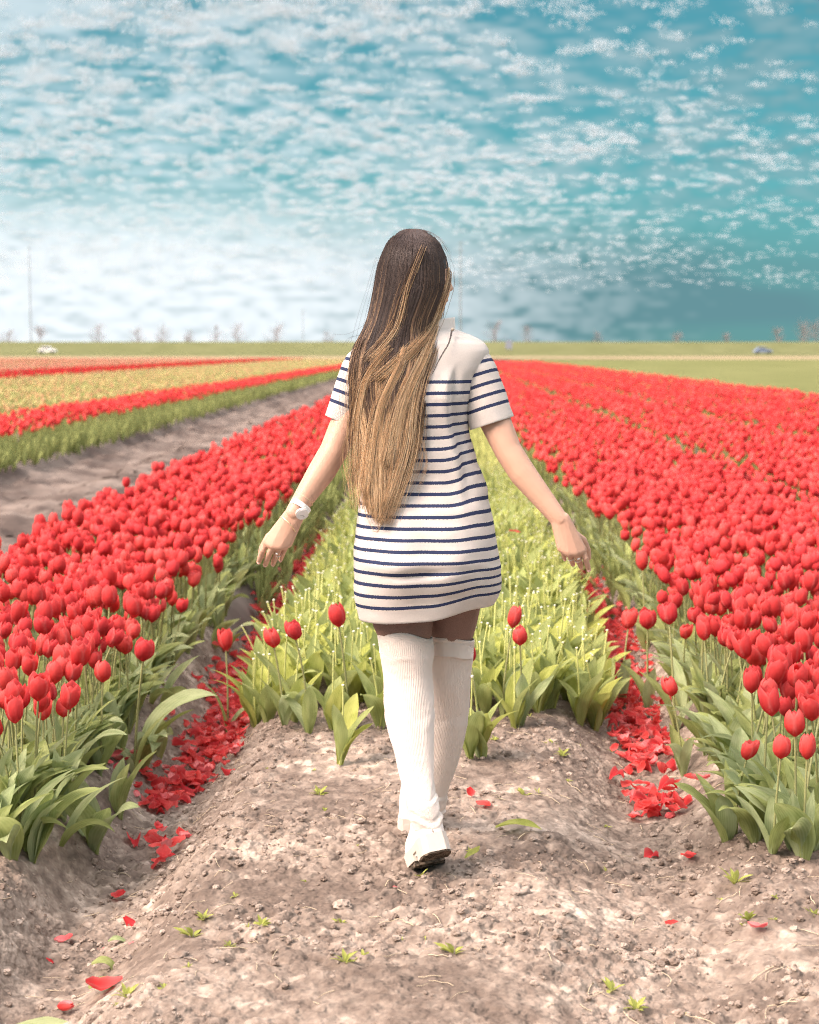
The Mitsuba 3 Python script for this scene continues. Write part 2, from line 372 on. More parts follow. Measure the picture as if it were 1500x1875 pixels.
def bare_tree(key, px, top, Y, width, seed, label):
    r = np.random.default_rng(seed)
    b = W(px, 640, Y); h = W(px, top, Y)[2] + .4
    base = np.array([b[0], Y, -.4])
    tr = base + np.array([[0, 0, 0], [.1 * r.normal(), 0, h * .3], [.25 * r.normal(), 0, h * .62], [.3 * r.normal(), 0, h * .9]])
    scene[key + '__trunk'] = mikit.ply(tube(spline(tr, 8), np.linspace(.17, .04, 8), 7), 'bare_bark', smooth=True)
    sp_ = spline(tr, 40); tw, rd = [], []
    for i in range(26):
        t = r.uniform(.28, 1.0); o = sp_[int(t * 39)]
        az_, up = r.uniform(0, 2 * np.pi), r.uniform(.35, 1.2)
        ln = width * r.uniform(.35, .62) * (1.25 - .75 * t)
        d = np.array([math.cos(az_), math.sin(az_), up]); d /= np.linalg.norm(d)
        P = o + np.linspace(0, 1, 5)[:, None] * d * ln + np.array([0, 0, .12 * ln]) * np.linspace(0, 1, 5)[:, None] ** 2
        tw.append(P); rd.append(np.linspace(.060, .022, 5))
        for j in range(11):
            q = P[r.integers(1, 5)]
            e = d + r.normal(0, .75, 3); e[2] = abs(e[2]) * .8 + .1; e /= np.linalg.norm(e)
            l2 = ln * r.uniform(.25, .6)
            tw.append(q + np.linspace(0, 1, 5)[:, None] * e * l2 + r.normal(0, .04, (5, 3))); rd.append(np.linspace(.020, .009, 5))
    scene[key + '__crown'] = mikit.ply(tubes(np.array(tw), np.array(rd), 3), 'bare_bark', smooth=True)
    lab(key, label, 'tree', 'bare trees on the horizon')
tree_at = [(14, 606, 6), (75, 597, 7), (178, 588, 8), (252, 597, 6), (298, 592, 8), (345, 604, 5), (395, 600, 8), (435, 588, 8), (505, 597, 9), (600, 606, 6),
           (907, 587, 8), (966, 596, 6), (1094, 604, 5), (1240, 606, 5), (1330, 608, 5), (1424, 598, 6), (1470, 590, 10), (1492, 588, 11)]
names_ = ['at the extreme left edge', 'beside the tall mast', 'third from the left edge', 'fourth from the left edge', 'fifth from the left edge', 'sixth from the left, low', 'seventh from the left', 'eighth from the left, tall', 'ninth from the left, beside the short mast',
          'hidden close to her left shoulder', 'nearest to her right shoulder', 'second right of her shoulder', 'third right of her shoulder', 'fourth right of her shoulder', 'fifth right of her shoulder', 'sixth right of her shoulder', 'broad one by the right edge', 'broadest one at the right edge']
for k, ((px_, tp, wd), nm) in enumerate(zip(tree_at, names_)):
    bare_tree('bare_tree' + (f'_{k:03d}' if k else ''), px_, tp, 520 + 25 * ((k * 7) % 5), wd, 100 + k, 'bare spring tree on the horizon, ' + nm)

# ------------------------------------------------------------------ the woman
P_ = 'person'
lab(P_, 'woman walking away in a striped knit dress and cream boots, long dark hair turning blond', 'person')
scene['skin'] = dict(type='principled', base_color=proc(lambda p, n, uv: mix([.49, .285, .20], [.57, .35, .255], fbm(p.x * 22, p.y * 22, p.z * 22, 3))), roughness=.48, specular=.35, sheen=.25)

def chain(pts, rad, close=True):
    s = [m3.Manifold.sphere(r, 44).translate(tuple(map(float, p))) for p, r in zip(pts, rad)]
    return [m3.Manifold.batch_hull([a, b]) for a, b in zip(s[:-1], s[1:])]

def smooth_body(m, length, rounds=10):
    m = m.refine_to_length(length)
    me = m.to_mesh()
    t = trimesh.Trimesh(me.vert_properties[:, :3], me.tri_verts, process=True)
    trimesh.smoothing.filter_taubin(t, .5, .52, rounds)
    return t

def hand(wrist, knuckles, tips, thumb, bow, palm_r=.0125):
    """palm hulled from the wrist to the knuckles, four chains of three bones, the thumb from the side of the palm"""
    S = lambda p, r: m3.Manifold.sphere(r, 18).translate(tuple(map(float, p)))
    parts = []
    for i in range(3):
        parts.append(m3.Manifold.batch_hull([S(wrist[0], .0192), S(wrist[1], .0192), S(knuckles[i], palm_r), S(knuckles[i + 1], palm_r)]))
    for k, (a, b) in enumerate(zip(knuckles, tips)):
        r = (.0078, .0081, .0077, .0067)[k]
        m1 = a + (b - a) * .45 + bow * .010
        m2 = a + (b - a) * .78 + bow * .006
        parts += chain([a, m1, m2, b], [r * 1.12, r, r * .93, r * .80])
    parts += chain(thumb, [.0145, .0115, .0098, .0082])
    return parts

YB = 4.5
A_ = lambda *p: np.array([W(*q) for q in p])
# head, turned to the right
hc = W(761, 506, YB)
fdir = np.array([math.sin(.88), math.cos(.88), 0.0]); sdir = np.array([fdir[1], -fdir[0], 0.0])
hp = lambda f, s, z: hc + fdir * f + sdir * s + np.array([0, 0, z])
S = lambda p, r: m3.Manifold.sphere(r, 24).translate(tuple(map(float, p)))
skull = m3.Manifold.batch_hull([S(hp(-.006, 0, .020), .071), S(hp(.020, 0, .018), .071), S(hp(.03, .018, -.02), .055), S(hp(.03, -.018, -.02), .055)])
jaw = m3.Manifold.batch_hull([S(hp(.045, .022, -.035), .042), S(hp(.045, -.022, -.035), .042), S(hp(.068, 0, -.088), .020), S(hp(.005, .040, -.062), .020), S(hp(.005, -.040, -.062), .020)])
nose = m3.Manifold.batch_hull([S(hp(.098, 0, .012), .006), S(hp(.118, 0, -.028), .008), S(hp(.094, .012, -.034), .007), S(hp(.094, -.012, -.034), .007)])
lips = m3.Manifold.batch_hull([S(hp(.092, .016, -.060), .005), S(hp(.092, -.016, -.060), .005), S(hp(.098, 0, -.057), .007), S(hp(.096, 0, -.064), .007)])
ears = [m3.Manifold.batch_hull([S(hp(-.004, s * .066, .012), .008), S(hp(.008, s * .068, -.012), .007), S(hp(-.010, s * .069, .0), .007)]) for s in (-1, 1)]
brow = [m3.Manifold.batch_hull([S(hp(.080, s * .016, .022), .012), S(hp(.066, s * .044, .018), .010)]) for s in (-1, 1)]
nb, nt = W(772, 626, YB + .02), hp(-.012, 0, -.06)
body = [skull, jaw, nose, lips] + ears + brow + chain([nt, nb], [.052, .056])
# trunk (under the dress), legs (under tights and boots)
sh = A_((690, 664, YB), (862, 664, YB))
body += chain([sh[0], sh[1]], [.046, .046]) + chain([W(775, 668, YB), W(768, 760, YB), W(766, 860, YB), W(782, 1010, YB)], [.060, .085, .075, .085])
body += chain([W(760, 760, YB), W(735, 1000, YB)], [.08, .088]) + chain([W(785, 760, YB), W(830, 1000, YB)], [.08, .088])
LEG = [[(1040, 686, 790, 4.49), (1130, 680, 794, 4.485), (1164, 691, 791, 4.478), (1200, 697, 793, 4.47), (1240, 703, 790, 4.462), (1290, 705, 794, 4.445), (1335, 710, 794, 4.42), (1380, 722, 794, 4.39), (1420, 733, 795, 4.36), (1450, 741, 799, 4.335), (1478, 748, 806, 4.315), (1516, 757, 813, 4.304)],
       [(1040, 780, 890, 4.52), (1110, 780, 881, 4.555), (1167, 789, 867, 4.57), (1210, 789, 865, 4.59), (1255, 787, 863, 4.605), (1300, 784, 860, 4.625), (1345, 778, 853, 4.645), (1385, 772, 843, 4.665), (1420, 766, 832, 4.685), (1450, 761, 821, 4.70), (1475, 758, 817, 4.71), (1490, 756, 812, 4.715)]]
for rows in LEG:
    body += chain([W((l + r) / 2, p, y) for p, l, r, y in rows], [(r - l) / FPX * y * .5 * .78 for p, l, r, y in rows])
# arms
wl, wr_ = W(538, 940, 4.37), W(1026, 953, 4.38)
body += chain([W(668, 676, YB), W(640, 760, 4.47), W(611, 826, 4.44), W(590, 862, 4.42), wl], [.044, .041, .0365, .0360, .0225])
body += chain([W(868, 676, YB), W(902, 760, 4.47), W(931, 826, 4.44), W(958, 868, 4.42), wr_], [.044, .042, .0355, .0350, .0225])
# hands: the backs of the hands face the camera, the fingers curl away
kL = A_((489, 993, 4.375), (501, 999, 4.362), (514, 1000, 4.360), (527, 995, 4.366))
tL = A_((474, 1029, 4.400), (486, 1034, 4.412), (500, 1033, 4.418), (514, 1025, 4.416))
body += hand(A_((534, 942, 4.372), (544, 945, 4.372)), kL, tL, A_((515, 968, 4.385), (493, 984, 4.41), (481, 1004, 4.425), (478, 1019, 4.43)), np.array([.0, -1.0, .25]))
kR = A_((1066, 1007, 4.375), (1054, 1012, 4.362), (1041, 1011, 4.360), (1029, 1003, 4.366))
tR = A_((1078, 1043, 4.395), (1064, 1038, 4.415), (1049, 1033, 4.424), (1034, 1023, 4.420))
body += hand(A_((1022, 953, 4.38), (1031, 951, 4.38)), kR, tR, A_((1048, 978, 4.385), (1067, 990, 4.41), (1075, 1007, 4.42), (1077, 1021, 4.425)), np.array([.0, -1.0, .25]))
bm = smooth_body(m3.Manifold.batch_boolean(body, m3.OpType.Add), .0060, 12)
scene[P_ + '__body'] = mikit.ply(bm, 'skin', smooth=True)
mat('eye_white', base_color=rgb(.75, .72, .70), roughness=.15)
mat('eye_dark', base_color=rgb(.04, .025, .02), roughness=.1)
for k, s in enumerate((-1, 1)):
    scene[P_ + '__eye' + ('_001' if k else '')] = dict(type='sphere', center=hp(.078, s * .031, .004).tolist(), radius=.0125, bsdf=dict(type='ref', id='eye_white'))
    scene[P_ + '__eye' + ('_001' if k else '') + '__iris'] = dict(type='sphere', center=hp(.0855, s * .031, .004).tolist(), radius=.006, bsdf=dict(type='ref', id='eye_dark'))
# finger nails
mat('nail', base_color=rgb(.72, .45, .38), roughness=.2)
for k, (a, b) in enumerate(list(zip(kL, tL)) + list(zip(kR, tR))):
    c = b + np.array([0, -.0062, -.001])
    scene[P_ + '__nail' + (f'_{k:03d}' if k else '')] = mikit.ply(m3.Manifold.sphere(1, 12).scale((.0042, .0016, .0055)).translate(tuple(c)), 'nail', smooth=True)

# ---- dress: rings from the neck to the hem, v = height, u = way round
def knit(stripes):
    def f(p, n, uv):
        g = .92 + .16 * noise(p.x * 900, p.y * 900, p.z * 900)
        s = (uv.y + .0012 * (noise(p.x * 22, p.y * 22, 0.) - .5)) / .0287
        fr = s - dr.floor(s)
        d = dr.abs(fr - .5) * .0287
        on = smoothstep(.0047, .0039, d)
        on = dr.select((uv.y > stripes[0]) & (uv.y < stripes[1]), on, 0.0)
        return mix([.63, .575, .535], [.032, .042, .095], on) * g
    return f
def fabric(key, col):
    scene[key] = dict(type='twosided', bsdf=dict(type='bumpmap', arbitrary=proc(lambda p, n, uv: .0007 * dr.sin(p.z * 2600) * dr.sin(uv.x * 900) + .0008 * noise(p.x * 500, p.y * 500, p.z * 500), 6e-4), scale=1.0,
                      bsdf=dict(type='principled', base_color=col, roughness=.85, specular=.2, sheen=.4)))
zs = lambda py: W(780, py, YB)[2]
z_first, z_last = W(800, 690, 4.39)[2], W(800, 1106, 4.37)[2]
fabric('knit_striped', proc(knit((z_last - .011, z_first + .009))))
D = np.array([  # pixel height, left edge, right edge, half depth, centre depth, flatness of the back
    (598, 730, 824, .058, 4.515), (604, 716, 838, .062, 4.515), (611, 696, 856, .068, 4.51), (620, 672, 876, .076, 4.505), (631, 652, 890, .085, 4.50), (645, 643, 896, .094, 4.50), (665, 646, 893, .104, 4.50), (690, 654, 878, .114, 4.495),
    (720, 657, 866, .120, 4.49), (755, 659, 859, .120, 4.49), (790, 658, 860, .118, 4.49), (825, 659, 866, .115, 4.485), (860, 661, 875, .113, 4.48), (900, 661, 888, .118, 4.475),
    (935, 657, 899, .126, 4.465), (970, 652, 907, .134, 4.46), (1005, 648, 914, .140, 4.458), (1035, 645, 917, .142, 4.458), (1065, 646, 918, .139, 4.462), (1090, 649, 915, .134, 4.467), (1110, 654, 909, .129, 4.47), (1122, 657, 904, .126, 4.472)])
nl, nu = 150, 132
tt = np.linspace(0, 1, nl)
zl = np.array([zs(p) for p in D[:, 0]])
zz = np.interp(tt, [0, .10, .2, 1], [zl[0], zl[3], zl[5], zl[-1]])
from scipy.interpolate import PchipInterpolator as Pch
ev = lambda c: Pch(zl[::-1], c[::-1])(zz)
xl = ev(np.array([W(l, p, y)[0] for p, l, y in D[:, [0, 1, 4]]])); xrr = ev(np.array([W(l, p, y)[0] for p, l, y in D[:, [0, 2, 4]]]))
dep, yc = ev(D[:, 3]), ev(D[:, 4])
th = np.linspace(0, 2 * np.pi, nu, endpoint=False)             # 0 = right, growing towards the back (camera) at 3/2 pi
TH, ZZ = np.meshgrid(th, zz)
cx, aa = ((xl + xrr) / 2)[:, None], ((xrr - xl) / 2)[:, None]
ex = 2.35
cth, sth = np.cos(TH), np.sin(TH)
rr = (np.abs(cth) ** ex + np.abs(sth) ** ex) ** (-1 / ex)
DX, DY = cx + aa * rr * cth, yc[:, None] + dep[:, None] * rr * sth
back = np.clip(-sth, 0, 1)
gs = lambda v, c, w: np.exp(-((v - c) / w) ** 2)
zr = lambda py: zs(py)
xrel = DX - cx
out = .020 * back * (gs(xrel, -.068, .055) + gs(xrel, .070, .055)) * gs(ZZ, zr(1020), .075)
out -= .010 * back * gs(xrel, .0, .035) * gs(ZZ, zr(840), .13)
out -= .012 * back * gs(ZZ, zr(1036) + .012 * np.sin(xrel * 14) - .05 * xrel, .009) * gs(xrel, -.03, .085)      # crease below the seat
out += .008 * back * gs(ZZ, zr(1016) + .012 * np.sin(xrel * 14) - .05 * xrel, .014) * gs(xrel, -.03, .09)
fx = .118 - .02 * sst(zr(860), zr(700), ZZ)
out -= .013 * back * gs(xrel, fx, .010) * sst(zr(930), zr(860), ZZ) * sst(zr(660), zr(700), ZZ)       # fold down from the armhole
out += .010 * back * gs(xrel, fx - .022, .016) * sst(zr(960), zr(860), ZZ) * sst(zr(660), zr(700), ZZ)
out += .016 * (N2(DX * 6 + ZZ * 3, ZZ * 13, 5, 3, 2) - .5) * sst(zr(640), zr(700), ZZ) + .010 * (N2(DX * 15 - ZZ * 9, ZZ * 24, 6, 2, 7) - .5) * gs(ZZ, zr(880), .12)
DX, DY = DX + out * cth, DY + out * sth
DZ = ZZ + .030 * sst(.0, .14, xrel) * sst(zr(1000), zr(1120), ZZ) - .010 * sst(.02, -.13, xrel) * sst(zr(1000), zr(1120), ZZ)
DZ = DZ + .024 * sst(.06, .15, xrel) * gs(ZZ, zr(860), .12)
dv = np.stack([DX, DY, DZ], -1).reshape(-1, 3)
duv = np.stack([TH / (2 * np.pi), ZZ], -1).reshape(-1, 2)
df = grid_faces(nl, nu, True)
inner = dv.reshape(nl, nu, 3)[-1] + np.array([0, 0, .002]); cc = inner.mean(0)
rim = np.vstack([inner * .98 + cc * .02, inner * .97 + cc * .03 + [0, 0, .05]])
hv = np.vstack([dv, rim]); hf = np.vstack([df, grid_faces(3, nu, True) + (nl - 1) * nu])
huv = np.vstack([duv, np.tile([[.5, zz[-1] - .02]], (len(rim), 1))])
scene[P_ + '__dress'] = mikit.ply((hv, hf[:, ::-1]), 'knit_striped', smooth=True, uv=huv)
lab(P_ + '__dress', 'cream knit dress with thin navy stripes below a plain yoke')

def sleeve(key, p0, p1, r0, r1, seed):
    n, m = 44, 72
    p0, p1 = np.asarray(p0), np.asarray(p1)
    ax = p1 - p0; L = np.linalg.norm(ax); ax /= L
    e1 = np.cross(ax, [0, 1, 0]); e1 /= np.linalg.norm(e1); e2 = np.cross(ax, e1)
    s, t = np.meshgrid(np.linspace(0, 1, n), np.linspace(0, 2 * np.pi, m, endpoint=False), indexing='ij')
    r = np.interp(s, [0, .06, .16, .3, 1], [r0 * .35, r0 * .68, r0 * .9, r0, r1])
    r = r * (1 + .05 * (N2(np.cos(t) * 1.5 + seed, np.sin(t) * 1.5 + s * 3, 9, 2) - .5) * 2)
    q = p0 + ax * (s * L)[..., None] + e1 * (r * np.cos(t))[..., None] + e2 * (r * 1.0 * np.sin(t))[..., None]
    q[..., 2] += -.006 * np.sin(t) * s
    uv = np.stack([t / 6.28, L - s * L], -1)
    last = q[-1] - ax * .001; c = last.mean(0)
    V = np.vstack([q.reshape(-1, 3), last * .96 + c * .04, last * .94 + c * .06 - ax * .05])
    F = grid_faces(n + 2, m, True)
    U = np.vstack([uv.reshape(-1, 2), np.tile([[.5, .01]], (2 * m, 1))])
    scene[P_ + key] = mikit.ply((V, F), 'knit_sleeve', smooth=True, uv=U)
def sleeve_col(p, n, uv):
    return knit((.0287 * .9, .0287 * 6.1))(p, n, uv)
fabric('knit_sleeve', proc(sleeve_col))
sleeve('__dress__sleeve', W(676, 640, 4.50), W(623, 771, 4.47), .052, .0425, 1)
sleeve('__dress__sleeve_001', W(858, 640, 4.50), W(901, 775, 4.47), .056, .0600, 4)
# stand-up collar with an open slit and a button
mat('cream_cloth', base_color=rgb(.63, .575, .535), roughness=.85, sheen=.4)
n, m = 10, 64
s, t = np.meshgrid(np.linspace(0, 1, n), np.linspace(0, 2 * np.pi, m, endpoint=False), indexing='ij')
c0, c1 = W(780, 612, 4.515), W(786, 586, 4.525)
cc = c0 + (c1 - c0) * s[..., None]
ra = .078 - .010 * s
q = cc + np.stack([ra * np.cos(t), ra * .86 * np.sin(t), .012 * np.cos(t) * s - .004], -1)
q2 = q[::-1] - (q[::-1] - cc[::-1]) * .06
V = np.vstack([q.reshape(-1, 3), q2.reshape(-1, 3)])
scene[P_ + '__dress__collar'] = mikit.ply((V, grid_faces(2 * n, m, True)), 'cream_cloth', smooth=50)
mat('dark_seam', base_color=rgb(.10, .085, .08), roughness=.9)
mat('button', base_color=rgb(.42, .36, .30), roughness=.3)
sl = spline([W(828, 603, 4.435) + [0, 0, 0], W(822, 628, 4.405), W(808, 652, 4.388), W(792, 684, 4.376)], 14)
scene[P_ + '__dress__slit'] = mikit.ply(tube(sl, np.linspace(.0024, .0012, 14), 6), 'dark_seam', smooth=True)
b_ = W(829, 603, 4.43)
scene[P_ + '__dress__button'] = mikit.ply(m3.Manifold.sphere(1, 16).scale((.0045, .003, .0045)).translate(tuple(b_)), 'button', smooth=True)

# ---- tights
scene['tights'] = dict(type='principled', base_color=proc(lambda p, n, uv: mix([.15, .085, .070], [.26, .145, .118], noise(p.x * 700, p.y * 700, p.z * 700))), roughness=.6, sheen=.5)
def legloft(rows, m, extra=0.0, top=None, ribs=False):
    """rows of (pixel height, left, right, depth): rings of a leg garment"""
    rows = np.asarray(rows, float)
    n = 90
    ts = np.linspace(0, 1, n); tr = np.linspace(0, 1, len(rows))
    cl = np.array([W(l, p, y) for p, l, r, y in rows]); cr = np.array([W(r, p, y) for p, l, r, y in rows])
    C, Rd = (cl + cr) / 2, np.linalg.norm(cr - cl, axis=1) / 2 + extra
    C = np.stack([Pch(tr, C[:, i])(ts) for i in range(3)], 1); Rd = Pch(tr, Rd)(ts)
    t = np.linspace(0, 2 * np.pi, m, endpoint=False)
    q = C[:, None] + Rd[:, None, None] * np.stack([np.cos(t), 1.02 * np.sin(t), 0 * t], -1)[None]
    return q, Rd, ts, t
for k, rows in enumerate((LEG[0][:3] + [(1185, 703, 783, 4.475), (1205, 712, 778, 4.47)], LEG[1][:3] + [(1188, 799, 857, 4.58), (1208, 804, 851, 4.59)])):
    q, *_ = legloft(rows, 56, -.0015)
    scene[P_ + '__tights' + ('_001' if k else '')] = mikit.ply((q.reshape(-1, 3), grid_faces(90, 56, True)[:, ::-1]), 'tights', smooth=True)

# ---- boots: ribbed knit shafts, smooth leather shoes on chunky soles
def rib_bump(p, n, uv):
    return .0016 * noise(p.x * 60, p.y * 60, p.z * 90)
scene['boot_knit'] = dict(type='twosided', bsdf=dict(type='bumpmap', arbitrary=proc(rib_bump, 6e-4), scale=1.0, bsdf=dict(type='principled', base_color=rgb(.68, .60, .545), roughness=.85, specular=.2, sheen=.4)))
mat('boot_leather', base_color=rgb(.70, .64, .59), roughness=.42, specular=.4)
mat('sole_cream', base_color=rgb(.55, .48, .42), roughness=.6)
scene['sole_dirty'] = dict(type='twosided', bsdf=dict(type='diffuse', reflectance=proc(lambda p, n, uv: mix([.055, .045, .035], [.20, .155, .12], smoothstep(.4, .7, fbm(p.x * 130, p.y * 130, p.z * 130, 3))))))

def shaft(key, rows, peak, seed):
    m = 420
    q, Rd, ts, t = legloft(rows, m)
    n = len(ts)
    T2, S2 = np.meshgrid(t, ts)
    b = np.clip(-np.sin(T2), 0, 1)
    d = .0018 * sst(.135, .11, S2) * 1.0                         # turned-over cuff
    for c, w_, a_ in ((.36, .012, -.0018), (.40, .02, .0015), (.80, .010, -.003), (.83, .014, .003), (.93, .010, -.005), (.96, .014, .0065)):
        d = d + a_ * gs(S2 + .012 * np.sin(T2 * 2 + seed) + .01 * np.sin(T2 * 3 + 2 * seed), c, w_) * (.4 + .6 * N2(np.cos(T2) * 2 + seed, np.sin(T2) * 2, 3, 2))
    d = d + .009 * (N2(np.cos(T2) * 1.2 + seed, np.sin(T2) * 1.2 + S2 * 6, 4, 2) - .5)
    d = d + .00075 * np.sin(T2 * 84) * sst(.0, .02, S2)
    q = q + d[..., None] * np.stack([np.cos(T2), np.sin(T2), 0 * T2], -1)
    q[..., 2] += sst(.06, 0, S2) * (peak * gs(T2, 1.5 * np.pi, .7) - .006 * np.cos(T2))
    uv = np.stack([T2 / (2 * np.pi), S2], -1).reshape(-1, 2)
    top = q[0]; c = top.mean(0)
    V = np.vstack([(top * .93 + c * .07 - [0, 0, .05])[:], top * .95 + c * .05 + [0, 0, .001], q.reshape(-1, 3)])
    U = np.vstack([np.tile([[0, .0]], (2 * m, 1)), uv])
    scene[key] = mikit.ply((V, grid_faces(n + 2, m, True)[:, ::-1]), 'boot_knit', smooth=True, uv=U)

def shoe(key, heel, pitch, yaw, hh=.125, roll=0.0):
    """heel: the back edge of the heel block's underside; pitch: how far the heel is lifted"""
    f = np.array([math.sin(yaw) * math.cos(pitch), math.cos(yaw) * math.cos(pitch), -math.sin(pitch)])
    sd = np.array([math.cos(yaw), -math.sin(yaw), 0.0]); u = np.cross(sd, f)
    sd, u = sd * math.cos(roll) - u * math.sin(roll), u * math.cos(roll) + sd * math.sin(roll)
    L = np.eye(4); L[:3, 0], L[:3, 1], L[:3, 2], L[:3, 3] = sd, f, u, heel
    to = T(L)
    t = np.linspace(0, .245, 40)
    hwd = np.interp(t, [0, .012, .03, .08, .12, .17, .21, .235, .245], [.020, .031, .036, .035, .038, .045, .042, .028, .016])
    out_ = np.vstack([np.stack([hwd, t], 1), np.stack([-hwd, t], 1)[::-1]])
    from shapely.geometry import Polygon, box as sbox
    pg = Polygon(out_).buffer(.004)
    ext = lambda g, z0, z1: trimesh.creation.extrude_polygon(g, z1 - z0, engine='earcut').apply_translation([0, 0, z0])
    scene[key + '__sole'] = mikit.ply(ext(pg, .034, .052), 'sole_cream', smooth=40, to_world=to)
    heel_g = pg.intersection(sbox(-.1, -.02, .1, .072)).buffer(.001)
    fore_g = pg.intersection(sbox(-.1, .115, .1, .3)).buffer(.001)
    scene[key + '__sole__heel_block'] = mikit.ply(ext(heel_g, .004, .036), 'sole_cream', smooth=40, to_world=to)
    scene[key + '__sole__heel_tread'] = mikit.ply(ext(heel_g.buffer(-.0015), 0, .0045), 'sole_dirty', to_world=to)
    fm = [ext(fore_g, .016, .036)]
    scene[key + '__sole__front'] = mikit.ply(fm[0], 'sole_cream', smooth=40, to_world=to)
    for k in range(6):
        g = fore_g.buffer(-.002).intersection(sbox(-.1, .118 + k * .021, .1, .118 + k * .021 + .014))
        if not g.is_empty:
            scene[key + '__sole__tread' + (f'_{k:03d}' if k else '')] = mikit.ply(ext(g, .004, .0165), 'sole_dirty', to_world=to)
    # upper: rings along the foot
    m_ = 44
    tt_ = np.concatenate([[0, .0012, .0025, .004, .006, .009], np.linspace(.014, .243, 58)]); n_ = len(tt_)
    hu = np.interp(tt_, [0, .006, .02, .058, .062, .085, .12, .17, .22, .243], [hh * .97, hh, hh, hh, hh * .97, hh * .78, hh * .56, .052, .040, .014])
    wu = np.interp(tt_, [0, .0025, .006, .014, .028, .058, .062, .08, .12, .17, .21, .235, .243], [.003, .015, .0225, .031, .0365, .0370, .0345, .034, .037, .044, .040, .026, .010])
    a = np.linspace(-.18, np.pi + .18, m_)
    q = np.stack([np.stack([w * np.sign(np.cos(a)) * np.abs(np.cos(a)) ** .75, 0 * a + y, .050 + h * np.sign(np.sin(a)) * np.abs(np.sin(a)) ** .7], 1) for w, y, h in zip(wu, tt_, hu)])
    c0 = q[0].mean(0); c1 = q[-1].mean(0)
    V = np.vstack([q.reshape(-1, 3), c0[None], c1[None]])
    j = np.arange(m_ - 1)
    F = np.vstack([grid_faces(n_, m_), np.stack([j * 0 + n_ * m_, j, j + 1], 1), np.stack([j * 0 + n_ * m_ + 1, (n_ - 1) * m_ + j + 1, (n_ - 1) * m_ + j], 1)])
    scene[key + '__upper'] = mikit.ply((V, F[:, ::-1]), 'boot_leather', smooth=70, to_world=to)
shaft(P_ + '__boot__shaft', LEG[0][2:], .020, 1.0)
shaft(P_ + '__boot_001__shaft', LEG[1][2:], .006, 3.0)
shoe(P_ + '__boot', W(803, 1561, 4.235), .55, -.20, .124, -.15)
fh = W(752, 1531, 4.665)
shoe(P_ + '__boot_001', np.array([fh[0], fh[1], ground_z(fh[0], fh[1]) - .012]), .02, .10)

# ---- watch, bracelets, rings
mat('pearl', base_color=rgb(.82, .80, .78), roughness=.25, specular=.6)
mat('silver', base_color=rgb(.80, .79, .78), metallic=.55, roughness=.25)
mat('gold', base_color=rgb(.78, .60, .38), metallic=.55, roughness=.28)
mat('dial', base_color=rgb(.85, .82, .82), roughness=.2)
mat('watch_hand', base_color=rgb(.10, .10, .10), roughness=.4)
def band(key, c, axis, r, half, thick, b):
    axis = axis / np.linalg.norm(axis)
    e1 = np.cross(axis, [0, 1, 0]); e1 /= np.linalg.norm(e1); e2 = np.cross(axis, e1)
    t = np.linspace(0, 2 * np.pi, 48, endpoint=False)
    prof_ = [(-half, 0), (half, 0), (half, thick), (-half, thick)]
    q = np.stack([c + axis * a + (r + h) * (np.cos(t)[:, None] * e1 + np.sin(t)[:, None] * e2) for a, h in prof_ + prof_[:1]])
    scene[key] = mikit.ply((q.reshape(-1, 3), grid_faces(5, 48, True)), b, smooth=35)
    return e1, e2
arm = lambda k: (wl - W(590, 862, 4.42)) * k + W(590, 862, 4.42)
axl = wl - W(590, 862, 4.42); axl /= np.linalg.norm(axl)
cw = W(550, 928, 4.376)
e1, e2 = band(P_ + '__watch__strap', cw, axl, .0265, .0065, .002, 'pearl')
dn = -e2 * .82 + np.array([.45, 0, 0]); dn = dn - axl * (dn @ axl); dn /= np.linalg.norm(dn)
if dn[1] > 0: dn = dn - 2 * np.array([0, dn[1], 0])
def disc(r, h, c, nrm):
    z = nrm / np.linalg.norm(nrm); x = np.cross(z, [0, 0, 1.0]); x /= np.linalg.norm(x); y = np.cross(z, x)
    M = np.eye(4); M[:3, 0], M[:3, 1], M[:3, 2], M[:3, 3] = x, y, z, c
    return trimesh.creation.cylinder(r, h, 40, transform=M), M
cd = cw + dn * .030
scene[P_ + '__watch__case'] = mikit.ply(disc(.0165, .007, cd, dn)[0], 'silver', smooth=30)
dm, Md = disc(.0136, .0012, cd + dn * .0040, dn)
scene[P_ + '__watch__dial'] = mikit.ply(dm, 'dial', smooth=30)
for k, (an, ln) in enumerate(((.6, .007), (2.4, .0095))):
    d = Md[:3, 0] * math.cos(an) + Md[:3, 1] * math.sin(an)
    scene[P_ + '__watch__hand' + ('_001' if k else '')] = mikit.ply(tube([cd + dn * .0049, cd + dn * .0049 + d * ln], .0005, 5), 'watch_hand')
band(P_ + '__bracelet', W(527, 962, 4.372), axl + np.array([-.25, 0, .1]), .0285, .0011, .0016, 'gold')
lab(P_ + '__bracelet', 'thin gold bangle below the watch')
band(P_ + '__bracelet_001', W(556, 914, 4.388), axl, .0275, .0006, .0010, 'gold')
def ring(key, a, b, r, stone):
    c = a + (b - a) * .40 + np.array([0, -.003, 0])
    ax = b - a
    band(key + '__hoop', c, ax, r, .0011, .0012, 'silver')
    scene[key + '__stone'] = mikit.ply(m3.Manifold.sphere(stone, 12).translate(tuple(c + np.array([0, -r - .0025, .002]))), 'pearl', smooth=True)
ring(P_ + '__ring', kL[2], tL[2], .0098, .0042)
ring(P_ + '__ring_001', kR[1], tR[1], .0102, .0046)
ring(P_ + '__ring_002', kR[2], tR[2], .0098, .0026)

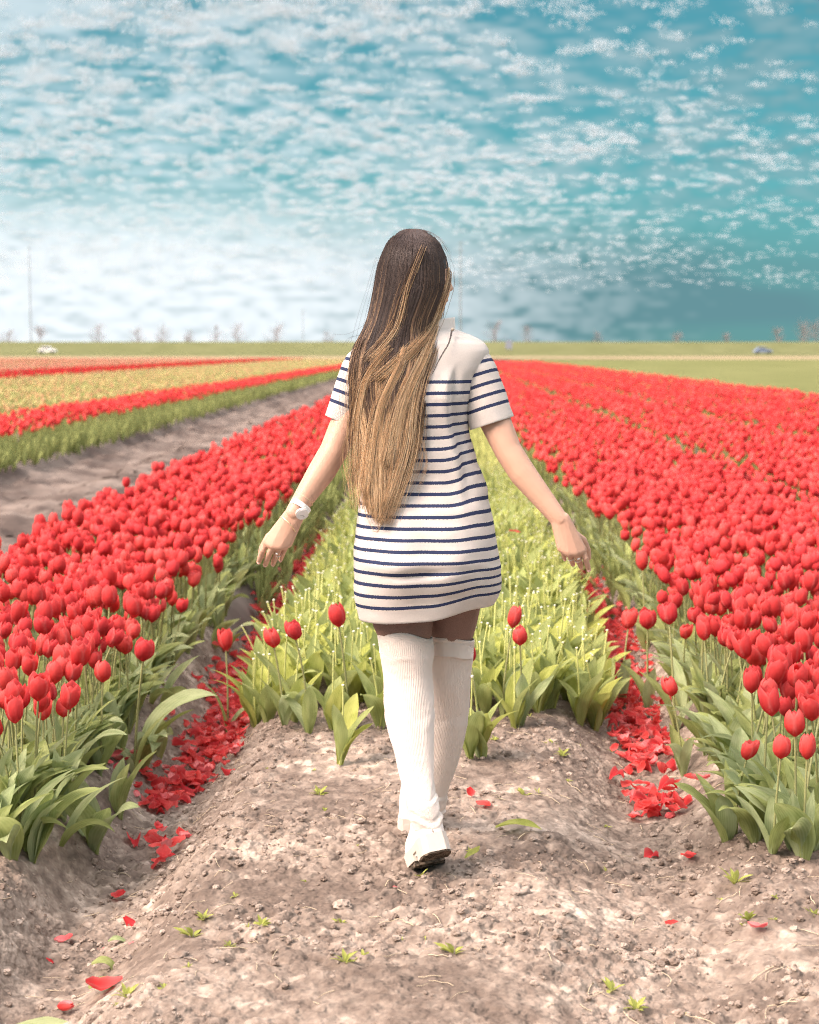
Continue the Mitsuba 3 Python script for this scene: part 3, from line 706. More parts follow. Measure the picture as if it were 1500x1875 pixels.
# ---- hair: a mass that hangs from the crown, wrapped in strands
scene['hair'] = dict(type='principled', base_color=dict(type='mesh_attribute', name='vertex_color'), roughness=.5, specular=.25)
HR = np.array([  # pixel height, left edge, right edge, depth of the back surface, bulge to the sides
    (419, 742, 768, 4.490, .010), (424, 728, 784, 4.470, .030), (434, 713, 799, 4.440, .060), (452, 701, 811, 4.412, .090), (482, 689, 821, 4.396, .110), (520, 682, 823, 4.390, .112), (560, 675, 809, 4.388, .105), (600, 664, 795, 4.386, .085),
    (640, 643, 799, 4.374, .055), (680, 637, 789, 4.362, .040), (720, 640, 781, 4.354, .032), (780, 649, 772, 4.348, .028), (840, 654, 764, 4.344, .026), (880, 661, 750, 4.340, .024), (920, 669, 732, 4.336, .022), (975, 680, 712, 4.330, .020)])
hz = np.array([W(750, p, y)[2] for p, y in HR[:, [0, 3]]])
def hev(c):
    f = Pch(hz[::-1], c[::-1])
    return lambda z: f(np.clip(z, hz[-1], hz[0]))
hxl, hxr = hev(np.array([W(l, p, y + .03)[0] for p, l, y in HR[:, [0, 1, 3]]])), hev(np.array([W(r, p, y + .03)[0] for p, r, y in HR[:, [0, 2, 3]]]))
hyb, hbu = hev(HR[:, 3]), hev(HR[:, 4])
zpy = lambda py: float(np.interp(py, HR[:, 0], hz))
def hair_at(s_, z, inward=0.0):
    xa, xb = hxl(z), hxr(z)
    x = (xa + xb) / 2 + (xb - xa) / 2 * s_
    return np.stack([x, hyb(z) + hbu(z) * np.abs(s_) ** 2.4 + inward, z], -1)
DARK, BROWN, GOLD, BLOND = (np.array(c) for c in ([.046, .035, .035], [.135, .085, .062], [.58, .37, .205], [.88, .68, .45]))
def hair_col(g):
    g = np.clip(g, 0, 3)[..., None]
    return np.where(g < 1, DARK + (BROWN - DARK) * g, np.where(g < 2, BROWN + (GOLD - BROWN) * (g - 1), GOLD + (BLOND - GOLD) * (g - 2)))
rh = np.random.default_rng(11)
n, m = 5000, 17
s0 = np.sort(rh.uniform(-1, 1, n)); layer = rh.random(n)
ends = 815 + 130 * rh.random(n) ** .8 + 24 * np.exp(-((s0 + .1) / .5) ** 2) * rh.random(n) - 45 * (s0 > .55) * rh.random(n)
ends = np.where(rh.random(n) < .16, rh.uniform(700, 870, n), ends)
starts = np.where(rh.random(n) < .75, 419 + 4 * rh.random(n), rh.uniform(425, 560, n))
tz = np.linspace(0, 1, m)[None]
PYs = starts[:, None] + (ends - starts)[:, None] * tz ** 1.12
Zs = np.interp(PYs, HR[:, 0], hz)
low = sst(560, 840, PYs)
clump = meshkit.fbm(np.stack([s0[:, None] * 9 + 0 * PYs, PYs / 130, 0 * PYs], -1), 2, 3) - .5
fine = meshkit.noise(np.stack([s0[:, None] * 300 + 0 * PYs, PYs / 70, 0 * PYs + layer[:, None] * 9], -1), 5) - .5
Ss = s0[:, None] + low * (clump * .50 + fine * .16) + .03 * fine + (.055 * low * np.sin(PYs / 34 + 5 * s0[:, None] + 1.5 * layer[:, None])) - .10 * low * sst(.0, .9, s0)[:, None] * np.sin(PYs / 60)
Ps = hair_at(Ss, Zs, .020 * layer[:, None] - .004 + .006 * low * (meshkit.noise(np.stack([s0[:, None] * 14 + 0 * PYs, PYs / 60, 0 * PYs + 3], -1), 8) - .5))
rad = .00088 * (1 - .55 * tz ** 3) * rh.uniform(.7, 1.25, (n, 1))
tone = meshkit.fbm(np.stack([s0 * 11, 0 * s0, layer * 2], -1), 3, 12) - .5
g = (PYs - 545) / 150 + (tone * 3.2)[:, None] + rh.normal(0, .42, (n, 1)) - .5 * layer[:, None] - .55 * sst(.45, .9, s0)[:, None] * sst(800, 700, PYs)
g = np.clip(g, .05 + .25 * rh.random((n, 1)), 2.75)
V1, F1 = tubes(Ps, rad, 3); C1 = np.repeat(hair_col(g).reshape(-1, 3), 3, 0)
# lighter locks swept across
locks = [([(774, 455), (764, 478), (753, 505), (743, 535), (736, 565), (729, 590), (718, 612), (700, 636), (680, 660)], 44, .0085, .8, 2.7),
         ([(820, 492), (817, 520), (806, 550), (795, 580), (778, 612), (752, 640), (722, 668), (694, 694)], 90, .011, 1.6, 2.3),
         ([(803, 560), (796, 590), (786, 620), (770, 655), (748, 700), (728, 750), (716, 800), (706, 850)], 130, .013, 1.9, 2.4),
         ([(796, 596), (790, 630), (778, 664), (762, 705), (750, 760), (742, 815), (728, 870), (708, 930)], 120, .013, 1.5, 2.5),
         ([(742, 640), (732, 672), (716, 706), (700, 745), (690, 800), (684, 850), (680, 905)], 110, .012, 1.9, 2.6),
         ([(712, 640), (690, 668), (672, 700), (662, 750), (658, 810), (660, 870), (668, 930)], 110, .013, 1.7, 2.6),
         ([(788, 680), (776, 720), (768, 770), (760, 820), (744, 870), (722, 915), (704, 958)], 100, .010, .9, 2.3),
         ([(664, 624), (654, 660), (650, 710), (652, 770), (656, 830), (662, 890)], 80, .009, 1.3, 2.3)]
for pts, cnt, spread, g0, g1 in locks:
    c = spline(pts, 22)
    z = np.interp(c[:, 1], HR[:, 0], hz)
    base = np.stack([np.array([W(a, b, 4.40)[0] for a, b in c]), hyb(z), z], -1)
    xa, xb = hxl(z), hxr(z); sN = np.clip((base[:, 0] - (xa + xb) / 2) / ((xb - xa) / 2), -1, 1)
    base[:, 1] += hbu(z) * np.abs(sN) ** 2.4 - .006
    off = rh.normal(0, 1, (cnt, 1)) * spread; fan = np.linspace(.55, 1.25, 22)[None]
    wob = (meshkit.noise(np.stack([np.repeat(rh.uniform(0, 99, (cnt, 1)), 22, 1), np.tile(np.linspace(0, 4, 22), (cnt, 1)), np.zeros((cnt, 22))], -1), 4) - .5) * .010
    Pk = np.repeat(base[None], cnt, 0)
    Pk[..., 0] += off * fan + wob * fan
    Pk[..., 1] += -.003 * rh.random((cnt, 1)) + .25 * np.abs(off)
    Pk[..., 2] += rh.normal(0, .006, (cnt, 1))
    rk = .00072 * np.linspace(1, .5, 22)[None] * rh.uniform(.7, 1.2, (cnt, 1))
    gk = np.clip(g0 + (g1 - g0) * np.linspace(0, 1, 22)[None] + rh.normal(-.2, .62, (cnt, 1)), .2, 2.9)
    v, f = tubes(Pk, rk, 3)
    F1 = np.vstack([F1, f + len(V1)]); V1 = np.vstack([V1, v]); C1 = np.vstack([C1, np.repeat(hair_col(gk).reshape(-1, 3), 3, 0)])
# loose hairs that fly off
fly = [([(690, 470), (678, 520), (664, 570), (652, 622)], 4), ([(672, 590), (640, 606), (612, 606)], 1), ([(668, 615), (640, 622), (628, 640)], 2), ([(820, 470), (826, 500), (822, 530)], 5), ([(750, 419), (780, 422), (806, 436), (822, 460)], 8),
       ([(645, 660), (630, 720), (634, 790)], 6), ([(650, 770), (630, 830), (645, 900)], 9), ([(770, 800), (778, 850), (760, 900)], 10), ([(735, 880), (712, 940), (690, 985)], 9), ([(668, 880), (672, 930), (690, 968)], 12), ([(650, 840), (642, 880), (652, 925)], 8)]
for pts, cnt in fly:
    c = spline(pts, 16)
    for _ in range(cnt):
        o = rh.normal(0, 8, 2); k = np.linspace(.3, 1, 16)
        cxy = c + o * k[:, None]
        z0 = np.interp(cxy[:, 1], HR[:, 0], hz)
        Pk = np.array([W(a, b, 4.37) for a, b in cxy]); Pk[:, 1] = hyb(z0) + .02 * k; Pk[:, 2] = z0
        v, f = tubes(Pk[None], np.full((1, 16), .00030), 3)
        gk = np.clip((cxy[:, 1] - 560) / 150, .3, 2.4)
        F1 = np.vstack([F1, f + len(V1)]); V1 = np.vstack([V1, v]); C1 = np.vstack([C1, np.repeat(hair_col(gk), 3, 0)])
scene[P_ + '__hair'] = mikit.ply((V1, F1), 'hair', smooth=True, color=C1)
lab(P_ + '__hair', 'very long straight hair, dark brown at the crown and blond at the ends')
# the dense mass below the strands, and the cap over the scalp
ps = np.linspace(421, 868, 70); ss_ = np.linspace(-1, 1, 60)
PZ, SS = np.meshgrid(np.interp(ps, HR[:, 0], hz), ss_, indexing='ij')
edge = .93 - .30 * sst(780, 868, np.interp(PZ, hz[::-1], HR[::-1, 0])) * np.abs(SS)
fr = hair_at(SS * edge, PZ, .016)
bk = fr[:, ::-1] + np.array([0, .018, 0])
ring_ = np.concatenate([fr, bk], 1)
pyg = np.repeat(ps[:, None], 120, 1)
sg = np.concatenate([SS, SS[:, ::-1]], 1)
gm = np.clip((pyg - 600) / 190 + 1.2 * (meshkit.fbm(np.stack([sg * 9, pyg / 200, 0 * pyg], -1), 3, 6) - .5), 0, 1.7)
scene[P_ + '__hair__mass'] = mikit.ply((ring_.reshape(-1, 3), grid_faces(70, 120, True)), 'hair', smooth=True, color=hair_col(gm).reshape(-1, 3))
cap = m3.Manifold.batch_hull([S(hp(-.008, 0, .022), .0735), S(hp(.014, 0, .020), .074), S(hp(-.01, .012, -.04), .060), S(hp(-.01, -.012, -.04), .060)]) - m3.Manifold.batch_hull([S(hp(.12, 0, -.02), .070), S(hp(.14, 0, -.16), .10), S(hp(.05, 0, -.16), .075)])
cap = smooth_body(cap, .008, 6)
scene[P_ + '__hair__cap'] = mikit.ply(cap, 'hair', smooth=True, color=np.tile(DARK * 1.15, (len(cap.vertices), 1)))

# ------------------------------------------------------------------ tulips
def petal(hgt, rad, openness, a0, seed, outer=True, nu_=7, nv_=5, half=1.12):
    r = np.random.default_rng(seed)
    u, v = np.meshgrid(np.linspace(0, 1, nu_), np.linspace(-1, 1, nv_), indexing='ij')
    prof_ = np.interp(u, [0, .12, .35, .6, .85, 1], [.16, .66, 1.0, 1.0 + .12 * openness, .80 + .5 * openness, .46 + .8 * openness])
    wdt = np.interp(u, [0, .15, .45, .7, .9, 1], [.5, .8, 1.0, .96, .66, .10]) * half
    a = a0 + v * wdt
    rr_ = rad * prof_ * (1 + (.07 if outer else -.05) - .06 * np.abs(v) + .05 * np.sin(v * 3 + seed) * u)
    z = hgt * (u - .03 * v * v * u) * (1 + .05 * r.normal())
    V = np.stack([rr_ * np.cos(a), rr_ * np.sin(a), z], -1).reshape(-1, 3)
    return V, grid_faces(nu_, nv_), np.stack([(v + 1) / 2, u], -1).reshape(-1, 2)

def leaf(L, Wd, az_, lean, droop, twist, seed, nu_=13, nv_=5, z0=.0):
    """a broad tulip leaf: grows from the stem's foot, leans out, folds along the midrib, waves at the edge"""
    r = np.random.default_rng(seed)
    u = np.linspace(0, 1, nu_)
    el = np.pi / 2 - lean - droop * u ** 1.6
    ds = L / (nu_ - 1)
    rad_ = np.concatenate([[0], np.cumsum(np.cos(el[:-1]) * ds)]) + .004
    z = np.concatenate([[0], np.cumsum(np.sin(el[:-1]) * ds)]) + z0
    w = Wd * np.interp(u, [0, .08, .3, .5, .75, .92, 1], [.32, .45, .92, 1, .72, .28, .02])
    tw = twist * u ** 1.3
    v = np.linspace(-1, 1, nv_)
    fold = .55 * (1 - u) ** 1.2 + .16
    ph = r.uniform(0, 6, 2)
    Vv = []
    for i in range(nu_):
        nrm = np.array([-math.sin(el[i]), 0, math.cos(el[i])]); sd_ = np.array([0, 1.0, 0])
        c, s_ = math.cos(tw[i]), math.sin(tw[i])
        s2, n2 = sd_ * c + nrm * s_, nrm * c - sd_ * s_
        wave = .16 * np.sin(u[i] * 9 + ph[0] + 1.3 * v) * np.abs(v) ** 2 * u[i]
        off = w[i] * (v[:, None] * s2 + (np.abs(v) ** 1.3 * fold[i] + wave)[:, None] * n2)
        Vv.append(np.array([rad_[i], 0, z[i]]) + off)
    V = np.vstack(Vv)
    c, s_ = math.cos(az_), math.sin(az_)
    V = V @ np.array([[c, s_, 0], [-s_, c, 0], [0, 0, 1]])
    uv = np.stack(np.meshgrid(u, (v + 1) / 2, indexing='ij')[::-1], -1).reshape(-1, 2)
    return V, grid_faces(nu_, nv_), uv

RED = [([.60, .038, .042], [.84, .12, .118]), ([.64, .048, .044], [.88, .16, .15]), ([.54, .030, .040], [.80, .095, .10])]
PET = ['petal_red', 'petal_scarlet', 'petal_crimson']
def stem_curve(h, bend, az_):
    u = np.linspace(0, 1, 6)
    return np.stack([bend * u ** 2 * math.cos(az_), bend * u ** 2 * math.sin(az_), h * u], 1)

def tulip_group(gid, seed, h=.31, openness=.1, headless=False, leafy=1.0, lime=False, faded=False):
    """one plant as a shapegroup of parts: petals, stem, leaves; returns also one vertex-coloured mesh of it for the mass"""
    r = np.random.default_rng(seed)
    g = dict(type='shapegroup')
    allV, allF, allC, k = [], [], [], 0
    def take(v, f, c):
        nonlocal k
        allV.append(v); allF.append(f + k); allC.append(c); k += len(v)
    sc = stem_curve(h, r.uniform(.0, .05), r.uniform(0, 6.28))
    sv, sf = tube(sc, np.linspace(.0042, .0030, 6), 6)
    g['stem'] = mikit.ply((sv, sf), 'stem_lime' if lime else 'stem_green', smooth=True)
    take(sv, sf, np.tile([.50, .52, .19] if lime else [.25, .255, .11], (len(sv), 1)))
    if headless:
        e = m3.Manifold.cylinder(.004, .0050, .0046, 8).translate(tuple(sc[-1]))
        g['cut_end'] = mikit.ply(e, 'cut_end')
        me = e.to_mesh(); take(me.vert_properties[:, :3], me.tri_verts, np.tile([.75, .74, .58], (len(me.vert_properties), 1)))
    else:
        hgt, rad_ = r.uniform(.063, .077), r.uniform(.0225, .0270)
        pi_ = seed % 3
        a0 = r.uniform(0, 6.28)
        d = sc[-1] - sc[-2]; d /= np.linalg.norm(d)
        tx, ty = d[0] * 1.0, d[1] * 1.0
        for j in range(6):
            v, f, uv = petal(hgt * (1.0 if j % 2 else .97), rad_, openness * r.uniform(.6, 1.5), a0 + j * np.pi / 3, seed * 10 + j, outer=j % 2 == 1)
            v = v + np.stack([v[:, 2] * tx, v[:, 2] * ty, 0 * v[:, 2]], 1) + sc[-1] - [0, 0, .002]
            g['flower__petal' + (f'_{j:03d}' if j else '')] = mikit.ply((v, f), 'petal_faded' if faded else PET[pi_], smooth=True, uv=uv)
            a_, b_ = (np.array(c) for c in RED[pi_])
            take(v, f, a_ + (b_ - a_) * (uv[:, 1:] ** 1.2) + .02 * r.random((len(uv), 1)) * [1, .3, .3])
    nl_ = r.integers(2, 4) if not headless else r.integers(3, 5)
    a0 = r.uniform(0, 6.28)
    for j in range(nl_):
        L = r.uniform(.17, .27) * leafy * (.8 if j == nl_ - 1 and nl_ > 2 else 1)
        v, f, uv = leaf(L, r.uniform(.019, .031) * leafy * (1.2 if headless else 1), a0 + j * 2.3 + r.normal(0, .3), r.uniform(.12, .45), r.uniform(.3, 1.5), r.normal(0, .5), seed * 7 + j, z0=.012 * j)
        b = 'leaf_lime' if lime and j % 2 else ('leaf_green', 'leaf_grey_green')[(seed + j) % 2] if not lime else 'leaf_green'
        g['leaf' + (f'_{j:03d}' if j else '')] = mikit.ply((v, f), b, smooth=True, uv=uv)
        c = np.array(dict(leaf_green=[.34, .385, .145], leaf_grey_green=[.35, .405, .205], leaf_lime=[.42, .45, .13])[b])
        take(v, f, np.tile(c * r.uniform(.85, 1.15), (len(v), 1)) + .015 * np.cos(uv[:, :1] * 40))
    scene[gid] = g
    return np.vstack(allV), np.vstack(allF), np.vstack(allC)

NV = 10
full = [tulip_group(f'tulip_kind_{k}', 40 + k, h=R.uniform(.275, .345), openness=(.02, .16, .45, .06, .24, .10, .66, .12, .34, .04)[k]) for k in range(NV)]
cutk = [tulip_group(f'cut_kind_{k}', 80 + k, h=R.uniform(.26, .38), headless=True, lime=True, leafy=1.18) for k in range(6)]
def mass_group(gid, m_):
    scene[gid] = dict(type='shapegroup', plant=mikit.ply((m_[0], m_[1]), 'plant_mixed', smooth=True, color=m_[2]))
for k in range(NV): mass_group(f'tulip_mass_{k}', full[k])
for k in range(6): mass_group(f'cut_mass_{k}', cutk[k])

def visible(x, y, z, mrg=30):
    px_, py_ = pix(np.stack([x, y, z], -1))
    return (px_ > -mrg) & (px_ < 1500 + mrg) & (py_ < 1875 + 120)

def scatter(x0, x1, y0, y1, dens, seed, ok=None):
    """jittered places inside a bed; dens: plants per square metre as a function of the distance"""
    r = np.random.default_rng(seed)
    out = []
    ys_ = y0
    while ys_ < y1:
        stp = max(.10, .03 * ys_); ye = min(ys_ + stp, y1)
        n_ = r.poisson((x1 - x0) * (ye - ys_) * dens((ys_ + ye) / 2))
        out.append(np.stack([r.uniform(x0, x1, n_), r.uniform(ys_, ye, n_)], 1)); ys_ = ye
    P = np.vstack(out)
    if ok is not None:
        P = P[ok(P[:, 0], P[:, 1])]
    return P

def thin_out(P, dmin):
    """drops plants that stand on top of one another"""
    t_ = cKDTree(P); drop = set()
    for a, b in sorted(t_.query_pairs(dmin)):
        if a not in drop: drop.add(b)
    return P[[i for i in range(len(P)) if i not in drop]]

def tulip_z(x, y): return float(H(x, y)) - .01
rp = np.random.default_rng(5)
LB, RB = 'red tulips in the dense bed on the left', 'red tulips in the broad field on the right'
count = {}
def name(base):
    i = count.get(base, 0); count[base] = i + 1
    return base if i == 0 else f'{base}_{i:03d}'

def add_plant(kind, x, y, label, group=None, rot=None, s=None, tilt=None, tdir=None, base='tulip', cat_='tulip', z=None):
    rot = rp.uniform(0, 6.28) if rot is None else rot
    s = rp.uniform(.88, 1.12) if s is None else s
    tilt = abs(rp.normal(0, .11)) if tilt is None else tilt
    tdir = rp.uniform(0, 6.28) if tdir is None else tdir
    k = name(base)
    scene[k] = inst(kind, place(x, y, tulip_z(x, y) if z is None else z, rot, s, tilt, tdir))
    lab(k, label, cat_, group)
    return k

# single tulips that stand out
add_plant('tulip_kind_1', *G(566, 1345)[:2], 'tallest red tulip of the few left in the middle bed, left of her boots', s=1.08, tilt=.03)
for (hx, hy), by, kd, txt in [((518, 1160), 1330, 3, 'small red tulip at the left edge of the middle bed beside the petal furrow'), ((637, 1148), 1335, 5, 'pale red tulip in the middle bed just left of her left boot'),
                              ((917, 1148), 1318, 0, 'red tulip in the middle bed just right of the dress hem'), ((952, 1172), 1336, 9, 'lower red tulip beside the one right of the dress hem'),
                              ((876, 1222), 1392, 7, 'short red tulip half hidden behind her right boot'), ((693, 1128), 1290, 7, 'red tulip peeping out by the left end of the dress hem')]:
    g_ = G((hx + 2), by)
    hd = W(hx, hy, g_[1])[2]
    add_plant(f'tulip_kind_{kd}', g_[0], g_[1], txt, s=float(np.clip((hd + .02) / .335, .7, 1.15)), tilt=.02)
for hx, hy, Y_, kd, txt in [(415, 1195, 6.7, 2, 'lone red tulip standing over the petal-filled left furrow'), (1350, 1362, 4.75, 6, 'foremost red tulip on the right, open, on its own above the leaves'), (1254, 1256, 5.75, 3, 'low red tulip hanging at the edge of the right furrow'),
                           (1240, 1148, 6.3, 1, 'red tulip leaning out over the right furrow, lowest of three in a slanting row'), (1190, 1107, 6.9, 4, 'red tulip over the right furrow, middle one of three in a slanting row'), (1143, 1118, 7.1, 6, 'open red tulip over the right furrow, farthest left of three'),
                           (1185, 1035, 8.0, 0, 'red tulip at the left tip of the right field below her right hand'), (383, 1047, 8.3, 0, 'red tulip at the right tip of the left bed, near her left hand'), (250, 1133, 6.3, 8, 'red tulip standing clear on the right edge of the left bed'),
                           (242, 1197, 5.7, 1, 'larger red tulip at the front right edge of the left bed'), (180, 1240, 5.4, 9, 'small red tulip below the larger one at the front edge of the left bed'), (85, 1298, 5.0, 5, 'left one of two red tulips side by side at the front left'), (108, 1298, 5.02, 3, 'right one of two red tulips side by side at the front left')]:
    p = W(hx, hy, Y_)
    gz = tulip_z(p[0], Y_)
    add_plant(f'tulip_kind_{kd}', p[0], Y_, txt, s=float(np.clip((p[2] - gz + .01) / .335, .55, 1.25)), tilt=.04, tdir=0.0 if hx < 800 else 3.1)

near_d = lambda y: 240.0
lp = thin_out(scatter(-2.22, -1.06, 4.5, 15, near_d, 31), .045)
lp = lp[(lp[:, 1] > 4.55 + .25 * rp.random(len(lp))) & (lp[:, 0] < -1.15 + .06 * rp.random(len(lp)))]
rpl = thin_out(scatter(.8, 4.9, 4.45, 15, near_d, 32), .045)
rpl = rpl[rpl[:, 0] > xr(rpl[:, 1]) + np.interp(rpl[:, 1], [4.5, 5.8, 7.2], [.26, .24, .13]) + .09 * rp.random(len(rpl))]
rpl = rpl[~((np.abs(rpl[:, 0] - 2.6) < .13) | (np.abs(rpl[:, 0] - 4.2) < .10))]
nst = 0
for P, lb_, gr, share in ((lp, 'red tulip in flower among the crowd of the dense bed on the left', LB, 130), (rpl, 'red tulip in flower among the crowd of the broad field on the right', RB, 150)):
    P = P[visible(P[:, 0], P[:, 1], 0 * P[:, 0] + .35)]
    P = P[np.argsort(P[:, 1])]
    for i, (x, y) in enumerate(P):
        if i < share:
            add_plant(f'tulip_kind_{rp.integers(NV)}', x, y, lb_, gr)
        else:
            nst += 1
            scene[f'red_tulips__{nst:04d}'] = inst(f'tulip_mass_{rp.integers(NV)}', place(x, y, tulip_z(x, y), rp.uniform(0, 6.28), rp.uniform(.9, 1.14), abs(rp.normal(0, .10)), rp.uniform(0, 6.28)))
lab('red_tulips', 'dense mass of red tulips in flower on both sides of the woman', 'tulips', kind='stuff')

# leafy fringe: big leaves that lean out over the furrows (plants without a flower)
scn = 0
def leaf_tuft(gid, seed, n_, L0, L1):
    r = np.random.default_rng(seed); g = dict(type='shapegroup')
    for j in range(n_):
        v, f, uv = leaf(r.uniform(L0, L1), r.uniform(.028, .045), r.normal(0, .9), r.uniform(.08, .55), r.uniform(.5, 1.9), r.normal(0, .6), seed * 9 + j, nu_=16, nv_=7)
        g['leaf' + (f'_{j:03d}' if j else '')] = mikit.ply((v, f), ('leaf_green', 'leaf_grey_green')[(j + seed) % 2], smooth=True, uv=uv)
    scene[gid] = g
for k in range(7): leaf_tuft(f'tuft_kind_{k}', 300 + k, 2 + k % 3, .17, .27)
for side in (-1, 1):
    y = 4.50
    while y < 11:
        for _ in range(1 + (y < 6.2)):
            x = (-1.20 + .05 * rp.normal() + .04 * (y > 5.7)) if side < 0 else float(xr(y)) + (.30 if y < 6.5 else .22) + .04 * rp.normal()
            yy = y + rp.uniform(-.05, .05)
            if side < 0 or y > 4.6:
                add_plant(f'tuft_kind_{rp.integers(7)}', x, yy, 'flowerless tulip with broad leaves leaning over the ' + ('left' if side < 0 else 'right') + ' furrow', 'leafy tulips leaning over the furrows', rot=(0 if side < 0 else np.pi) + rp.normal(-.3 * (side > 0) - .3 * (side < 0), .55), base='tulip_plant', cat_='tulip plant', tilt=.0)
        y += .085 if y < 7 else .17
for px_, py_, kd, rt in [(1450, 1560, 0, 2.6), (1470, 1575, 3, -1.2), (1330, 1530, 4, 3.3), (1420, 1500, 5, 3.0), (1400, 1440, 1, 3.2), (1490, 1560, 2, 4.0), (20, 1575, 3, -.6), (60, 1560, 5, -.3), (110, 1520, 6, .1), (170, 1490, 2, .0), (220, 1430, 4, .2), (30, 1500, 0, -.2), (-20, 1570, 4, .1)]:
    g_ = G(px_, py_)
    add_plant(f'tuft_kind_{kd}', g_[0], g_[1], 'broad-leaved flowerless tulip at the ' + ('left' if px_ < 700 else 'right') + ' front corner of the flowers', 'leafy tulips at the front corners', rot=rt, s=1.12, base='tulip_plant', cat_='tulip plant')
g_ = G(262, 1350)
add_plant('tuft_kind_1', g_[0], g_[1], 'tulip with one long leaf stretched across the left furrow', rot=.35, s=1.5, base='tulip_plant', cat_='tulip plant')

# the middle bed: plants whose flowers have been cut off
cp = thin_out(scatter(-.72, .84, 6.05, 16, lambda y: 150.0, 35), .048)
cp = cp[(cp[:, 1] > 6.15 + .45 * meshkit.noise(np.stack([cp[:, 0] * 3, 0 * cp[:, 0], 0 * cp[:, 0]], -1), 4)) & (cp[:, 0] < xr(cp[:, 1]) - .13) & (cp[:, 0] > -.72)]
cp = cp[np.argsort(cp[:, 1])]
ncut = 0
for px_, py_, kd in [(540, 1322, 0), (622, 1402, 1), (695, 1338, 2), (862, 1398, 3), (884, 1392, 4), (943, 1338, 5), (1040, 1275, 1), (1000, 1300, 2), (610, 1340, 3)]:
    g_ = G(px_, py_)
    add_plant(f'cut_kind_{kd}', g_[0], g_[1], 'headless tulip with broad pale leaves at the near end of the middle bed', 'cut tulips at the near end of the middle bed', base='cut_tulip', cat_='cut tulip', s=.95)
for i, (x, y) in enumerate(cp):
    if i < 260:
        add_plant(f'cut_kind_{rp.integers(6)}', x, y, 'headless yellow-green tulip stalk in the middle bed between the furrows', 'cut tulips in the middle bed', base='cut_tulip', cat_='cut tulip')
    else:
        ncut += 1
        scene[f'cut_tulips__{ncut:04d}'] = inst(f'cut_mass_{rp.integers(6)}', place(x, y, tulip_z(x, y), rp.uniform(0, 6.28), rp.uniform(.9, 1.14), abs(rp.normal(0, .07)), rp.uniform(0, 6.28)))
lab('cut_tulips', 'pale green mass of headless tulips running back along the middle bed', 'cut tulips', kind='stuff')

# farther off: flower heads on stalks, fewer triangles, one mesh for each bed
def far_mass(key, label, beds, colors, seed, leaf_share=.6, head=.066, zt=.335, stemmy=False, leafcol=(.27, .30, .11)):
    r = np.random.default_rng(seed)
    allV, allF, allC, k = [], [], [], 0
    for x0, x1, y0, y1, fac in beds:
        P = scatter(x0, x1, y0, y1, lambda y: fac * min(100.0, 1300.0 / y), seed)
        P = P[visible(P[:, 0], P[:, 1], 0 * P[:, 0] + .3, 60)]
        n_ = len(P)
        if not n_: continue
        z0 = H(P[:, 0], P[:, 1])
        hz_ = z0 + zt * r.uniform(.82, 1.16, n_) + .03 * (N2(P[:, 0] * 1.3, P[:, 1] * .5, seed, 2) - .5)
        rot = r.uniform(0, 6.28, n_)
        cols = np.array(colors)[r.integers(0, len(colors), n_)] * r.uniform(.85, 1.12, (n_, 1))
        if not stemmy:
            prof_ = [(-.02, .25), (.25, .92), (.62, 1.0), (1.0, .50)]
            nr, ns = len(prof_), 4
            V = np.zeros((n_, nr, ns, 3))
            for i, (u, q) in enumerate(prof_):
                a = rot[:, None] + np.arange(ns) * 2 * np.pi / ns + .3 * i
                wob = 1 + .18 * r.normal(size=(n_, ns))
                V[:, i, :, 0] = P[:, :1] + 0.0270 * q * wob * np.cos(a); V[:, i, :, 1] = P[:, 1:] + 0.0270 * q * wob * np.sin(a)
                V[:, i, :, 2] = hz_[:, None] + head * u * (1 + .15 * r.normal(size=(n_, ns)) * (i == 3))
            F = grid_faces(nr, ns, True); cap_ = np.array([[ (nr - 1) * ns, (nr - 1) * ns + j, (nr - 1) * ns + j + 1] for j in range(1, ns - 1)])
            F = np.vstack([F, cap_])
            F = (F[None] + (np.arange(n_) * nr * ns)[:, None, None]).reshape(-1, 3)
            C = np.repeat(cols, nr * ns, 0)
            allV.append(V.reshape(-1, 3)); allF.append(F + k); allC.append(C); k += n_ * nr * ns
        # stalk and leaves as narrow blades
        for b in range(3 if stemmy else 2):
            m_ = r.random(n_) < leaf_share
            Q, q0, qh, nb_ = P[m_], z0[m_], (hz_[m_] if b == 0 else z0[m_] + zt * r.uniform(.5, .95, m_.sum())), int(m_.sum())
            a = r.uniform(0, 6.28, nb_); ln = (0.02 if b == 0 else .10) * r.uniform(.5, 1.3, nb_); w_ = (.006 if b == 0 else .020)
            d = np.stack([np.cos(a), np.sin(a)], 1); s_ = np.stack([-np.sin(a), np.cos(a)], 1)
            V = np.zeros((nb_, 3, 2, 3))
            for i, (t_, ww) in enumerate(((0, .5), (.55, 1.0), (1.0, .25 if b else .8))):
                for j, sg_ in enumerate((-1, 1)):
                    V[:, i, j, :2] = Q + d * (ln * t_ ** 1.5)[:, None] + s_ * (sg_ * w_ * ww); V[:, i, j, 2] = q0 + (qh - q0) * t_
            F = (grid_faces(3, 2)[None] + (np.arange(nb_) * 6)[:, None, None]).reshape(-1, 3)
            allV.append(V.reshape(-1, 3)); allF.append(F + k); allC.append(np.repeat(np.array(leafcol) * r.uniform(.75, 1.2, (nb_, 1)), 6, 0)); k += nb_ * 6
    scene[key] = mikit.ply((np.vstack(allV), np.vstack(allF)), 'plant_mixed', smooth=True, color=np.vstack(allC))
    lab(key, label, 'tulips', kind='stuff')

